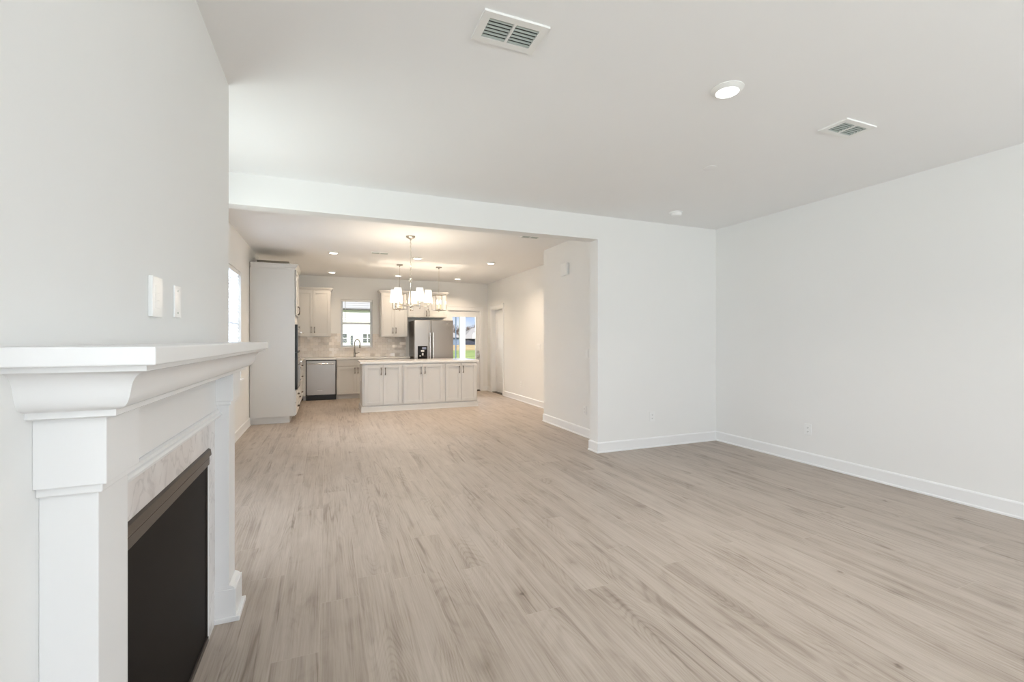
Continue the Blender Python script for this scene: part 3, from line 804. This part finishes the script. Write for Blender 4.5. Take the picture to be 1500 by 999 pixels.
def downlight(x, y, label, warm, power, group=None, r=.09):
    t = thing('recessed_downlight', label, 'ceiling light', (x, y, CE), 0, group)
    MB().lathe([(r, 0), (r, -.004), (r * .90, -.008), (r * .74, -.018), (r * .70, -.020), (r * .70, -.004)], (0, 0, 0), 'Z', 40, caps=False).build('trim_ring', M['ventwhite'], t, smooth=True, local=True)
    MB().lathe([(.0005, -.0225), (r * .45, -.0220), (r * .70, -.0195), (r * .70, -.012)], (0, 0, 0), 'Z', 40, caps=False).build('lens', M['lens'] if warm else M['lensd'], t, 'glowing white lens', smooth=True, local=True)
    lamp('downlight_lamp', 'AREA', (x, y, CE - .026), (0, 0, 0), power, (1.0, 0.79, 0.58) if warm else (1, .97, .92), r * 1.3, spread=135)
downlight(2.121, 1.948, 'round lit downlight over the living room floor', False, 14, r=.088)
names = {(0, 0): 'front left', (1, 0): 'front middle', (2, 0): 'front right', (0, 1): 'back left', (1, 1): 'back middle', (2, 1): 'back right'}
for i, x in enumerate((0.097, 1.465, 2.826)):
    for j, y in enumerate((8.00, 10.33)):
        where = {(0, 0): 'lit kitchen downlight nearest the oven cabinet, left end of the front row', (1, 0): 'lit kitchen downlight right of the chandelier chain, in the front row',
                 (2, 0): 'lit kitchen downlight at the right end of the front row', (0, 1): 'lit kitchen downlight at the left end of the back row, near the left upper cabinets',
                 (1, 1): 'lit kitchen downlight in the back row beside the left pendant cord', (2, 1): 'lit kitchen downlight at the right end of the back row, towards the back door'}[(i, j)]
        downlight(x, y, where, True, ((8, 8, 16), (4, 5.5, 14))[j][i], 'kitchen downlights', r=.088)

t = thing('smoke_detector', 'white smoke detector on the ceiling near the wall right of the opening', 'smoke detector', (3.64, 4.05, CE))
MB().lathe([(.072, 0), (.072, -.008), (.066, -.012)], (0, 0, 0), 'Z', 36).build('base', M['plate'], t, smooth=True, local=True)
MB().lathe([(.062, -.012), (.062, -.030), (.050, -.042), (.02, -.046)], (0, 0, 0), 'Z', 36).build('housing', M['plate'], t, smooth=True, local=True)
b = MB().lathe([(.055, CE), (.055, CE - .003), (.05, CE - .004)], (2.96, 2.896, 0), 'Z', 36)
tag(b.build('ceiling_cover_plate', M['ceil'], smooth=True), 'faint round painted cover plate on the living room ceiling', 'ceiling plate')

# ------------------------------------------------------------------ chandelier
CX, CY = 1.073, 6.366
ch = thing('chandelier', 'nickel chandelier with five lit white shades hanging from a chain', 'chandelier', (CX, CY, CE))
MB().lathe([(.062, 0), (.062, -.010), (.054, -.022), (.030, -.036), (.012, -.044), (.008, -.06)], (0, 0, 0), 'Z', 32).build('canopy', M['satin'], ch, smooth=True, local=True)
b = MB()
z = -.062; k = 0
while z > -.58:
    # oval links, turned by 90 degrees each
    pts = []
    for a in range(13):
        an = a * 2 * math.pi / 12
        u, v = .0085 * math.cos(an), .0165 * math.sin(an)
        pts.append((u if k % 2 else 0, 0 if k % 2 else u, z - .0165 + v))
    b.tube(pts, .0024, 6, caps=False)
    z -= .0270; k += 1
b.tube([(.004, .003, -.05), (.003, .004, -.6)], .002, 6)
b.build('chain', M['nickel'], ch, smooth=True, local=True)
MB().ring((0, 0, -.607), .020, .0045, 'Y').build('loop', M['nickel'], ch, smooth=True, local=True)
ZB = -.965
MB().lathe([(.004, -.625), (.010, -.640), (.0065, -.655), (.0065, ZB + .05), (.017, ZB + .035), (.024, ZB + .015), (.024, ZB - .010), (.012, ZB - .022), (.008, ZB - .04), (.013, ZB - .052), (.004, ZB - .066)], (0, 0, 0), 'Z', 24).build('stem', M['nickel'], ch, smooth=True, local=True)
view = math.atan2(CY, CX)   # bearing from the living room
for k in range(5):
    ang = view - R(7) - R(72) * k
    ca, sa = math.cos(ang), math.sin(ang)
    R_ = .245
    P = lambda q, h: (q * ca, q * sa, h)
    arm = MB().tube([P(.02, ZB), P(.12, ZB), P(R_, ZB)], .0055, 10)
    arm.tube([P(R_, ZB - .035), P(R_, ZB + .10)], [.006, .0065], 10)
    arm.lathe([(.004, ZB - .055), (.011, ZB - .045), (.007, ZB - .035)], P(R_, 0), 'Z', 16)
    arm.lathe([(.020, ZB + .018), (.022, ZB + .024), (.010, ZB + .03)], P(R_, 0), 'Z', 20)
    a = arm.build('arm', M['nickel'], ch, smooth=True, local=True)
    sh = MB().lathe([(.064, ZB + .055), (.046, ZB + .228), (.0445, ZB + .228), (.0625, ZB + .055)], P(R_, 0), 'Z', 32, caps=False)
    sh.bm.verts.ensure_lookup_table()
    sh.build('lamp_shade', M['shade'], ch, 'lit white fabric shade', smooth=True, local=True)
    MB().lathe([(.007, ZB + .10), (.016, ZB + .125), (.018, ZB + .145), (.010, ZB + .175), (.003, ZB + .185)], P(R_, 0), 'Z', 16).build('bulb', M['bulb'], ch, smooth=True, local=True)
    lamp('chandelier_lamp', 'POINT', (CX + R_ * ca, CY + R_ * sa, CE + ZB + .21), (0, 0, 0), 4.3, WARM, radius=.02)

# ------------------------------------------------------------------ pendants over the island
def make_pendant(x, y, label):
    p = thing('lantern_pendant', label, 'pendant light', (x, y, CE), 0, 'lantern pendants over the island')
    MB().lathe([(.060, 0), (.060, -.012), (.054, -.022), (.016, -.026), (.009, -.045)], (0, 0, 0), 'Z', 28).build('canopy', M['satin'], p, smooth=True, local=True)
    MB().tube([(0, 0, -.03), (0, 0, -.56)], .0045, 10).build('rod', M['nickel'], p, smooth=True, local=True)
    zt, zb, s = -.555, -.855, .105
    b = MB()
    q = .0055
    for z in (zt, zb):
        for sx in (-1, 1):
            b.box(sx * s - q, sx * s + q, -s - q, s + q, z - q, z + q); b.box(-s + q, s - q, sx * s - q, sx * s + q, z - q, z + q)
    b.box(-s + q, s - q, -q, q, zt - q, zt + q); b.box(-s + q, s - q, -q, q, zb - q, zb + q)
    for sx in (-1, 1):
        for sy in (-1, 1): b.box(sx * s - q, sx * s + q, sy * s - q, sy * s + q, zb + q, zt - q)
    b.xform(Matrix.Rotation(R(9), 4, 'Z')).build('cage', M['nickel'], p, local=True)
    MB().lathe([(.006, zb + .005), (.030, zb + .012), (.034, zb + .020), (.010, zb + .03), (.008, zb - .012), (.014, zb - .022), (.004, zb - .034)], (0, 0, 0), 'Z', 20).build('hub', M['nickel'], p, smooth=True, local=True)
    for k in range(4):
        a = R(30 + 90 * k); u, v = .046 * math.cos(a), .046 * math.sin(a)
        c = MB().tube([(0, 0, zb + .02), (u * .6, v * .6, zb + .022), (u, v, zb + .03)], .004, 8)
        c.lathe([(.013, zb + .03), (.015, zb + .036), (.010, zb + .04), (.010, zb + .12)], (u, v, 0), 'Z', 16)
        cd = c.build('candle', M['candle'], p, 'warm candle sleeve', smooth=True, local=True)
        MB().lathe([(.006, zb + .12), (.015, zb + .142), (.016, zb + .155), (.008, zb + .185), (.002, zb + .20)], (u, v, 0), 'Z', 16).build('bulb', M['bulb'], cd, smooth=True, local=True)
    lamp('pendant_lamp', 'POINT', (x, y, CE + zb + .19), (0, 0, 0), 13.0, WARM, radius=.03)
    return p
make_pendant(1.284, 8.85, 'nickel lantern pendant behind the chandelier shades')
make_pendant(2.043, 8.85, 'nickel lantern pendant in front of the refrigerator')

# ================================================================== KITCHEN CABINETS
def shaker(b, u0, u1, v0, v1, th=.021, fr=.056):
    b.box(u0, u1, v0, v1, .001, .009)
    for (a, c, d, e) in ((u0, u0 + fr, v0, v1), (u1 - fr, u1, v0, v1), (u0 + fr, u1 - fr, v0, v0 + fr), (u0 + fr, u1 - fr, v1 - fr, v1)):
        b.box(a, c, d, e, .001, th, .0018)
    bd = .010
    for (a, c, d, e) in ((u0 + fr, u0 + fr + bd, v0 + fr, v1 - fr), (u1 - fr - bd, u1 - fr, v0 + fr, v1 - fr), (u0 + fr, u1 - fr, v0 + fr, v0 + fr + bd), (u0 + fr, u1 - fr, v1 - fr - bd, v1 - fr)):
        b.box(a, c, d, e, .005, .0135)
    return b
def slab(b, u0, u1, v0, v1, th=.019):
    b.box(u0, u1, v0, v1, .001, th, .002); return b
def pull(u, v, vertical=True, L=.125):
    b = MB(); h = L / 2
    def P(a, w): return (u, v + a, w) if vertical else (u + a, v, w)
    pts = [P(-h, .019), P(-h, .036), P(-h * .86, .046), P(-h * .4, .050), P(0, .051), P(h * .4, .050), P(h * .86, .046), P(h, .036), P(h, .019)]
    b.tube(pts, [.0085, .0075, .0085, .0050, .0044, .0050, .0085, .0075, .0085], 8)
    return b
def door(parent, mt, u0, u1, v0, v1, hu=None, hv=None, vertical=True, name='door', flat=False):
    b = MB()
    (slab if flat else shaker)(b, u0, u1, v0, v1)
    d = b.xform(mt).build(name, M['cab'], parent, local=True)
    if hu is not None:
        pull(hu, hv, vertical).xform(mt).build('handle', M['bronze'], d, 'dark pewter pull', smooth=True, local=True)
    return d

# ---- island: three two-door units, base board, worktop
IY = 8.575
isl = ((0.585, 1.298, 0.62, 0.945, 1.280), (1.298, 2.080, 1.322, 1.668, 2.056), (2.080, 2.742, 2.108, 2.412, 2.722))
lab = ('greige island cabinet unit at the left end, nearest the dishwasher', 'greige island cabinet unit in the middle of the island', 'greige island cabinet unit at the right end, nearest the back door')
for (x0, x1, u0, um, u1), lb in zip(isl, lab):
    t = thing('island_cabinet', lb, 'kitchen cabinet', (x0, IY, 0), 0, 'island cabinets')
    MB().box(x0, x1, IY, 9.22, .106, .875, .001).build('body', M['cab'], t)
    mt = face(-x0, 0, 0, '-Y'); mt = Matrix.Translation((-x0, 0, 0)) @ face(0, 0, 0, '-Y')
    door(t, mt, u0, um - .002, .125, .852, um - .035, .735)
    door(t, mt, um + .002, u1, .125, .852, um + .038, .735)
b = MB()
prof = [(0, 0), (.022, 0), (.022, .012), (.016, .020), (.016, .085), (.010, .098), (0, .105)]
b.sweep(prof, [(0.585, 9.22, -1, 0), (0.585, IY, -1, -1), (2.742, IY, 1, -1), (2.742, 9.22, 1, 0)])
b.box(.590, 2.737, IY + .005, 9.215, 0, .105)
tag(b.build('island_base_board', M['cab']), 'greige base board running round the foot of the island', 'base board')
b = MB(); b.box(.552, 2.775, IY - .030, 9.42, .8755, .914, .004)
tag(b.build('island_worktop', M['quartz']), 'white quartz worktop on the kitchen island', 'worktop')
outlet('white outlet on the left end panel of the island', .585, 8.93, .60, '-X')

# ---- back run
BY = 10.69
def base_unit(x0, x1, label, doors, drawer=True, group='base cabinets along the back wall', hside=None):
    t = thing('base_cabinet', label, 'kitchen cabinet', (x0, BY, 0), 0, group)
    MB().box(x0, x1, BY, 11.09, .10, .872).build('body', M['cab'], t)
    MB().box(x0, x1, BY + .065, 11.09, 0, .10).build('toe_kick', M['cab'], t)
    mt = Matrix.Translation((-x0, 0, 0)) @ face(0, 0, 0, '-Y')
    n_ = doors; w = (x1 - x0 - .02) / n_
    if drawer: door(t, mt, x0 + .01, x1 - .01, .730, .862, name='drawer_front', flat=True)
    for k in range(n_):
        a0, a1 = x0 + .01 + k * w + .0015, x0 + .01 + (k + 1) * w - .0015
        hs = (a1 - .03) if (k == 0 and n_ > 1) or hside == 'R' else (a0 + .03)
        door(t, mt, a0, a1, .115, .722, hs, .625)
    return t
base_unit(0.192, 1.02, 'greige sink cabinet under the faucet, partly behind the island', 2)
base_unit(1.02, 1.775, 'greige base cabinet between the sink cabinet and the refrigerator', 2)
# corner filler
b = MB().box(-.472, -.424, BY - .0, 11.09, .10, .872); b.box(-.472, -.424, BY + .06, 11.09, 0, .10)
tag(b.build('corner_filler', M['cab']), 'narrow greige filler strip left of the dishwasher', 'cabinet filler')
# dishwasher
t = thing('dishwasher', 'stainless steel dishwasher with bar handle under the back worktop', 'dishwasher', (-.12, BY, 0))
MB().box(-.422, .190, BY + .004, 11.08, .10, .872).build('body', M['blackmat'], t)
b = MB().box(-.405, .172, BY - .022, BY + .004, .115, .848, .006)
b.box(-.405, .172, BY - .024, BY - .018, .795, .848, .002)
dd = b.build('door', M['steel'], t, 'brushed steel door')
b = MB(); b.tube([(-.372, BY - .022, .782), (-.372, BY - .055, .784), (-.30, BY - .066, .787), (-.12, BY - .072, .789), (.06, BY - .066, .787), (.14, BY - .055, .784), (.14, BY - .022, .782)], .013, 12)
b.build('handle', M['steel_h'], dd, 'bright steel bar handle', smooth=True)
b = MB().box(-.19, -.09, BY - .0235, BY - .0215, .215, .222); b.build('badge', M['steel_h'], dd)
MB().box(-.415, .185, BY - .004, BY + .05, 0, .100, .002).build('toe_kick', M['blackmat'], t, 'black toe kick')

# ---- left run under the left wall
LX = -.490
def drawer_unit(y0, y1, label, rows):
    t = thing('drawer_cabinet', label, 'kitchen cabinet', (LX, y0, 0), 0, 'drawer cabinets along the left wall')
    MB().box(-1.09, LX, y0, y1, .10, .872).build('body', M['cab'], t)
    MB().box(-1.09, LX - .065, y0, y1, 0, .10).build('toe_kick', M['cab'], t)
    mt = Matrix.Translation((0, -y0, 0)) @ face(0, 0, 0, '+X')
    for (v0, v1) in rows: door(t, mt, y0 + .008, y1 - .008, v0, v1, (y0 + y1) / 2, (v0 + v1) / 2, False, 'drawer', flat=(v1 - v0 < .2))
drawer_unit(8.762, 9.60, 'greige drawer cabinet next to the wall ovens', ((.73, .862), (.43, .722), (.115, .422)))
drawer_unit(9.602, 10.40, 'greige drawer cabinet in the far left corner by the dishwasher', ((.73, .862), (.43, .722), (.115, .422)))
b = MB().box(-1.09, LX, 10.402, 10.685, .10, .872); b.box(-1.09, LX - .065, 10.402, 10.685, 0, .10)
b.box(-1.09, -.474, 10.687, 11.09, 0.10, .872)
tag(b.build('corner_cabinet', M['cab']), 'greige blind corner cabinet left of the dishwasher', 'kitchen cabinet')
# L-shaped worktop
b = MB().box(-1.095, -.452, 8.756, 10.655, .874, .914, .003)
b.box(-1.095, 1.785, 10.650, 11.095, .8745, .9145, .003)
tag(b.build('kitchen_worktop', M['quartz']), 'pale quartz worktop along the back wall and left corner', 'worktop')

# ---- tall oven cabinet
TY0, TY1, TX = 7.955, 8.752, -.472
t = thing('oven_cabinet', 'tall greige cabinet holding the wall ovens at the left wall', 'kitchen cabinet', (TX, TY0, 0))
b = MB()
b.box(-1.09, TX, TY0, TY0 + .02, .105, 2.43, .001); b.box(-1.09, TX, TY1 - .02, TY1, .105, 2.43); b.box(-1.09, -1.07, TY0 + .02, TY1 - .02, .105, 2.43)
b.box(-1.07, TX, TY0 + .02, TY1 - .02, .105, .515); b.box(-1.07, TX, TY0 + .02, TY1 - .02, 1.555, 2.43)
b.build('body', M['cab'], t)
MB().box(-1.09, -.545, TY0 + .022, TY1, 0, .105).build('toe_kick', M['cab'], t)
b = MB()
prof = [(0, 2.415), (.010, 2.415), (.012, 2.432), (.022, 2.440), (.034, 2.462), (.046, 2.478), (.050, 2.484), (.050, 2.497), (0, 2.497)]
b.sweep(prof, [(-1.085, TY0, 0, -1), (TX, TY0, 1, -1), (TX, TY1, 1, 1), (-.8, TY1, 0, 1)]); b.box(-1.085, TX + .002, TY0 - .001, TY1 + .001, 2.425, 2.49)
b.build('crown', M['cab'], t)
b = MB().box(-1.095, -1.078, TY0 - .012, TY0, 0, 2.42, .003); b.build('scribe_strip', M['cab'], t)
mt = Matrix.Translation((-TX, -TY0, 0)) @ face(TX, 0, 0, '+X')
ym = (TY0 + TY1) / 2
door(t, mt, TY0 + .006, ym - .0015, 1.695, 2.412, ym - .035, 1.79)
door(t, mt, ym + .0015, TY1 - .006, 1.695, 2.412, ym + .035, 1.79)
door(t, mt, TY0 + .006, TY1 - .006, .320, .508, ym, .415, False, 'drawer')
door(t, mt, TY0 + .006, TY1 - .006, .120, .312, ym, .215, False, 'drawer')

def oven(name, label, z0, z1, ctrl, parts):
    o = thing(name, label, 'oven', (TX, ym, z0))
    y0, y1 = TY0 + .022, TY1 - .022
    MB().box(-1.05, TX + .003, y0 + .006, y1 - .006, z0 + .003, z1 - .003).build('body', M['blackmat'], o)
    MB().box(TX + .003, TX + .038, y0 - .006, y1 + .006, z0 + .002, z1 - .002, .002).build('surround', M['blackmat'], o)
    d = MB().box(TX + .0385, TX + .044, y0, y1, z0 + .03, z1 - ctrl - .008, .001).build('door', M['steel'], o, 'steel door')
    MB().box(TX + .0435, TX + .0465, y0 + .07, y1 - .07, z0 + .09, z1 - ctrl - .10, .001).build('door_window', M['black'], d, 'black glass window')
    hz = z1 - ctrl - .055
    MB().tube([(TX + .044, y0 + .05, hz), (TX + .090, y0 + .05, hz)], .009, 10).tube([(TX + .044, y1 - .05, hz), (TX + .090, y1 - .05, hz)], .009, 10).tube([(TX + .090, y0 + .02, hz), (TX + .090, y1 - .02, hz)], .012, 12).build('handle', M['steel_h'], d, 'bright steel bar handle', smooth=True)
    c = MB().box(TX + .0385, TX + .042, y0, y1, z1 - ctrl, z1 - .004, .001).build('control_panel', M['steel'], o, 'steel control panel')
    MB().box(TX + .0415, TX + .0435, ym - .14, ym + .14, z1 - ctrl + .018, z1 - .02).build('display', M['black'], c, 'black display')
oven('microwave_oven', 'built in microwave in the tall cabinet above the lower oven', 1.105, 1.553, .075, 0)
oven('wall_oven', 'built in wall oven in the tall cabinet below the microwave', .517, 1.103, .085, 0)

b = MB(); b.box(-1.03, -.575, 8.22, 8.60, 2.491, 2.580, .004)  # low taupe block added in place of a dark band above the cabinet
tag(b.build('taupe_band_block', M['bandtaupe']), 'low taupe block added for the dark band on top of the tall oven cabinet', 'box')

# ---- upper cabinets on the back wall
UY = 10.755
def upper(x0, x1, z0, z1, label, splits, ends=(True, True), y=UY, hv=None):
    t = thing('upper_cabinet', label, 'kitchen cabinet', (x0, y, z0), 0, 'upper cabinets on the back wall')
    MB().box(x0, x1, y, 11.095, z0, z1, .001).build('body', M['cab'], t)
    mt = Matrix.Translation((-x0, 0, -z0)) @ face(0, 0, 0, '-Y')
    us = splits
    for k in range(len(us) - 1):
        a0, a1 = us[k] + .0015, us[k + 1] - .0015
        hs = a1 - .032 if k % 2 == 0 else a0 + .032
        door(t, mt, a0, a1, z0 + .012, z1 - .020, hs, hv if hv else z0 + .15)
    prof = [(0, z1 - .012), (.008, z1 - .012), (.010, z1 + .002), (.020, z1 + .010), (.034, z1 + .030), (.044, z1 + .042), (.044, z1 + .054), (0, z1 + .054)]
    b = MB(); path = []
    if ends[0]: path += [(x0, 11.095, -1, 0), (x0, y, -1, -1)]
    else: path += [(x0, y, 0, -1)]
    if ends[1]: path += [(x1, y, 1, -1), (x1, 11.095, 1, 0)]
    else: path += [(x1, y, 0, -1)]
    b.sweep(prof, path); b.box(x0, x1, y + .001, 11.09, z1, z1 + .05)
    b.build('crown', M['cab'], t)
    return t
upper(-.70, .078, 1.372, 2.390, 'greige upper cabinet with two doors left of the sink window', (-.64, -.281, .066), (False, True))
upper(1.135, 1.742, 1.372, 2.390, 'greige upper cabinet with two doors right of the sink window', (1.150, 1.440, 1.730), (True, False))
upper(1.744, 2.672, 1.832, 2.390, 'short greige upper cabinet above the refrigerator', (1.758, 2.206, 2.658), (False, True), hv=1.93)

# ---- refrigerator
FRX0, FRX1, FRY = 1.822, 2.714, 10.30
t = thing('refrigerator', 'stainless french door refrigerator with water dispenser', 'refrigerator', ((FRX0 + FRX1) / 2, FRY, 0))
MB().box(FRX0 + .004, FRX1 - .004, FRY + .07, 11.05, .02, 1.745, .006).build('body', M['darksteel'], t, 'dark grey cabinet sides')
MB().box(FRX0 + .03, FRX1 - .03, FRY + .10, 11.0, 0, .03).build('feet', M['blackmat'], t)
xm = 2.197
dl = MB().box(FRX0, xm - .003, FRY, FRY + .065, .74, 1.755, .008).build('door', M['steel'], t, 'left steel door')
dr = MB().box(xm + .003, FRX1, FRY, FRY + .065, .74, 1.755, .008).build('door', M['steel'], t, 'right steel door')
fz = MB().box(FRX0, FRX1, FRY, FRY + .065, .06, .728, .008).build('freezer_drawer', M['steel'], t)
for x, d in ((2.164, dl), (2.236, dr)):
    MB().tube([(x, FRY, .86), (x, FRY - .05, .86)], .012, 10).tube([(x, FRY, 1.42), (x, FRY - .05, 1.42)], .012, 10).tube([(x, FRY - .052, .80), (x, FRY - .055, 1.14), (x, FRY - .052, 1.475)], .017, 12).build('handle', M['steel_h'], d, 'bright steel bar handle', smooth=True)
MB().tube([(FRX0 + .08, FRY - .052, .66), (FRX1 - .08, FRY - .052, .66)], .017, 12).tube([(FRX0 + .12, FRY, .66), (FRX0 + .12, FRY - .05, .66)], .012, 10).tube([(FRX1 - .12, FRY, .66), (FRX1 - .12, FRY - .05, .66)], .012, 10).build('handle', M['steel_h'], fz, 'bright steel bar handle', smooth=True)
dp = MB().box(1.893, 2.112, FRY - .006, FRY, .80, 1.165, .002).build('dispenser', M['black'], dl, 'black water dispenser')
b = MB().box(1.962, 2.035, FRY - .030, FRY - .006, 1.035, 1.072, .003); b.box(1.985, 2.020, FRY - .022, FRY - .006, .955, 1.01, .003); b.box(1.935, 1.953, FRY - .016, FRY - .006, .925, .960, .002)
b.build('nozzle', M['plate'], dp, 'pale dispenser spout')
MB().box(1.992, 2.085, FRY - .0075, FRY - .006, 1.09, 1.145).build('control_display', paint('blue_display', (.22, .25, .36), .2), dp, 'bluish control display')
b = MB().box(2.555, 2.635, FRY - .003, FRY, 1.672, 1.684, .001); b.build('badge', M['steel_h'], dr)

# ---- backsplash
b = MB()
b.box(-1.09, .082, 11.088, 11.0995, .9155, 1.370); b.box(.082, KX0 - .001, 11.088, 11.0995, .9155, 1.450); b.box(KX0 - .001, KX1 + .001, 11.088, 11.0995, .9155, KZ0 - .03); b.box(KX1 + .001, 1.131, 11.088, 11.0995, .9155, 1.445); b.box(1.131, 1.752, 11.088, 11.0995, .9155, 1.370)
tag(b.build('tile_backsplash', M['tile']), 'glossy pearl tile backsplash around the sink window', 'backsplash')

# ---- faucet
t = thing('kitchen_faucet', 'tall gooseneck kitchen faucet in front of the sink window', 'faucet', (.578, 10.90, .9145))
MB().lathe([(.028, 0), (.028, .008), (.022, .014), (.022, .10), (.018, .115), (.016, .18), (.014, .185)], (0, 0, 0), 'Z', 24).build('body', M['faucet'], t, smooth=True, local=True)
pts = [(0, 0, .18), (0.004, 0, .29)]
for k in range(11):
    a = math.pi - k * math.pi / 10
    pts.append((.058 + .054 * math.cos(a), -.03 * (k / 10), .325 + .075 * math.sin(a)))
pts += [(.114, -.032, .29)]
MB().tube(pts, .0105, 12).build('spout', M['faucet'], t, smooth=True, local=True)
MB().lathe([(.0115, .30), (.016, .285), (.017, .215), (.013, .205)], (.114, -.032, 0), 'Z', 20).build('spray_head', M['faucet'], t, smooth=True, local=True)
MB().tube([(.018, 0, .085), (.050, 0, .088), (.062, -.002, .092)], [.013, .012, .010], 12).tube([(.062, -.002, .092), (.105, -.006, .105)], [.007, .005], 10).build('lever', M['faucet'], t, smooth=True, local=True)

# ================================================================== OUTSIDE
GZ = -.20
b = MB(); b.box(-160, 240, 11.6, 62, GZ - .2, GZ); o = struct('ground', b, M['lawn'], 'green lawn beyond the back door'); 
b = MB(); b.box(-200, 300, 62, 330, GZ - .2, GZ - .001); struct('ground_soil', b, M['soil'], 'bare tan ground beyond the lawn')
b = MB(); b.box(-60, 60, -60, 11.0, GZ - .4, GZ - .2); struct('ground_front', b, M['lawn'])
b = MB(); b.box(2.0, 5.2, 11.26, 14.5, GZ, -.03, .005); struct('porch_slab', b, M['concrete'], 'concrete porch slab outside the back door')
t = thing('porch_post', 'white porch post outside the glass back door', 'porch post', (4.04, 14.2, -.03))
MB().box(3.955, 4.115, 14.12, 14.28, -.03, 2.75, .004).build('shaft', M['trim'], t)
MB().box(3.94, 4.13, 14.105, 14.295, -.03, .12, .004).build('base', M['trim'], t)
MB().tube([(3.905, 14.5, -.03), (3.905, 14.5, 2.75)], .022, 10).build('slim_pole', M['bluehouse'], t, 'slim blue grey pole beside the post')  # thin blue grey line at the post's left, drawn as a pole

# neighbour house seen through the sink window
nb = thing('neighbour_house', 'cream sided neighbouring house seen through the sink window', 'house', (3.0, 56.5, GZ))
b = MB(); b.box(-7, 14, 55.1, 66, GZ, 4.75)
z = GZ + .02
while z < 4.7:
    b.prism([(55.1, z), (55.055, z), (55.09, z + .16), (55.1, z + .16)], 'X', -7, 14); z += .16
b.build('wall', M['siding'], nb)
MB().prism([(54.92, 4.72), (54.92, 4.90), (60.5, 5.15), (66.2, 4.90), (66.2, 4.72)], 'X', -7.5, 14.5).build('roof', M['roofg'], nb)
MB().box(-7.5, 14.5, 54.80, 54.92, 4.66, 4.86).build('gutter', M['slot'], nb, 'dark gutter')
def hwin(x0, x1, z0, z1):
    f = MB().box(x0 - .07, x1 + .07, 55.0, 55.1, z0 - .07, z1 + .07)
    f = f.build('window', M['trim'], nb)
    b = MB()
    xm_, zm = (x0 + x1) / 2, (z0 + z1) / 2
    for a0, a1 in ((x0, x1),):
        for c0, c1 in ((z0, zm - .05), (zm + .05, z1)): b.box(a0, a1, 54.97, 55.0, c0, c1)
    b.build('pane', M['housewin'], f, 'dark window pane')
hwin(1.45, 2.08, .98, 1.98); hwin(3.84, 4.27, .98, 1.98); hwin(4.40, 4.75, .98, 1.98); hwin(7.5, 8.5, .98, 1.98)
MB().box(2.50, 2.76, 54.9, 55.06, .70, 1.80).build('utility_box', M['housewin'], nb, 'dark box on the siding')

# houses and trees far beyond the back door
def far_house(x0, x1, y, zt, zr, wall, label):
    t = thing('distant_house', label, 'house', ((x0 + x1) / 2, y, GZ))
    MB().box(x0, x1, y, y + 10, GZ, zt).build('wall', wall, t)
    b = MB()
    xm_, ym_ = (x0 + x1) / 2, y + 5
    bmv = [b.bm.verts.new(p) for p in ((x0 - .6, y - .6, zt), (x1 + .6, y - .6, zt), (x1 + .6, y + 10.6, zt), (x0 - .6, y + 10.6, zt), (x0 + 4, ym_, zr), (x1 - 4, ym_, zr))]
    for f in ((0, 1, 5, 4), (1, 2, 5), (2, 3, 4, 5), (3, 0, 4), (3, 2, 1, 0)): b.bm.faces.new([bmv[i] for i in f])
    b.build('roof', M['roofg'], t)
    g = MB().prism([(x0 + 2.2, zt), (x0 + 4.4, zt), (x0 + 3.3, zt + 1.8)], 'Y', y - .9, y + 1.5); g.build('gable', M['siding'], t, 'white gable')
    w = MB().box(x0 + 6, x0 + 8, y - .08, y, zt - 1.6, zt - .4); w.build('window', M['housewin'], t)
far_house(37.0, 52.0, 128, 1.6, 4.9, M['navy_shade'], 'house with grey roof and walls coloured dark for porch shade, seen through the back door glass')
far_house(24.0, 35.8, 128, 1.9, 5.2, M['bluehouse'], 'blue grey house left of the porch post through the door glass')
def tree(x, y, h, sd, label):
    rr = random.Random(sd)
    t = thing('bare_tree', label, 'tree', (x, y, GZ), 0, 'trees on the skyline')
    b = MB(); b.tube([(0, 0, 0), (.1, 0, h * .4), (0, .1, h * .75)], [.28, .2, .08], 8)
    b.build('trunk', M['bark'], t, local=True)
    b = MB()
    for k in range(46):
        a = rr.uniform(0, 6.28); z0 = rr.uniform(.25, .7) * h; L = rr.uniform(.2, .42) * h
        e = rr.uniform(.35, 1.2)
        p1 = Vector((math.cos(a) * L * math.cos(e), math.sin(a) * L * math.cos(e), z0 + L * math.sin(e)))
        b.tube([(0, 0, z0), tuple(p1 * .5 + Vector((0, 0, z0 * .5))), tuple(p1)], [.07, .05, .02], 5)
        for q in range(5):
            p2 = p1 * rr.uniform(.7, 1) ; p3 = p2 + Vector((rr.uniform(-1, 1), rr.uniform(-1, 1), rr.uniform(.0, 1.2)))
            b.tube([tuple(p2), tuple(p3)], [.05, .02], 4)
    b.build('crown', M['bark'], t, 'bare brown branches', local=True)
for i, (x, y, h) in enumerate(((38, 150, 6.5), (41.5, 154, 7.2), (45, 149, 6.6), (48.5, 153, 7.4), (52, 150, 7.0), (34.5, 152, 6.6))):
    tree(x, y, h, i + 3, 'bare brown tree on the skyline behind the distant houses')
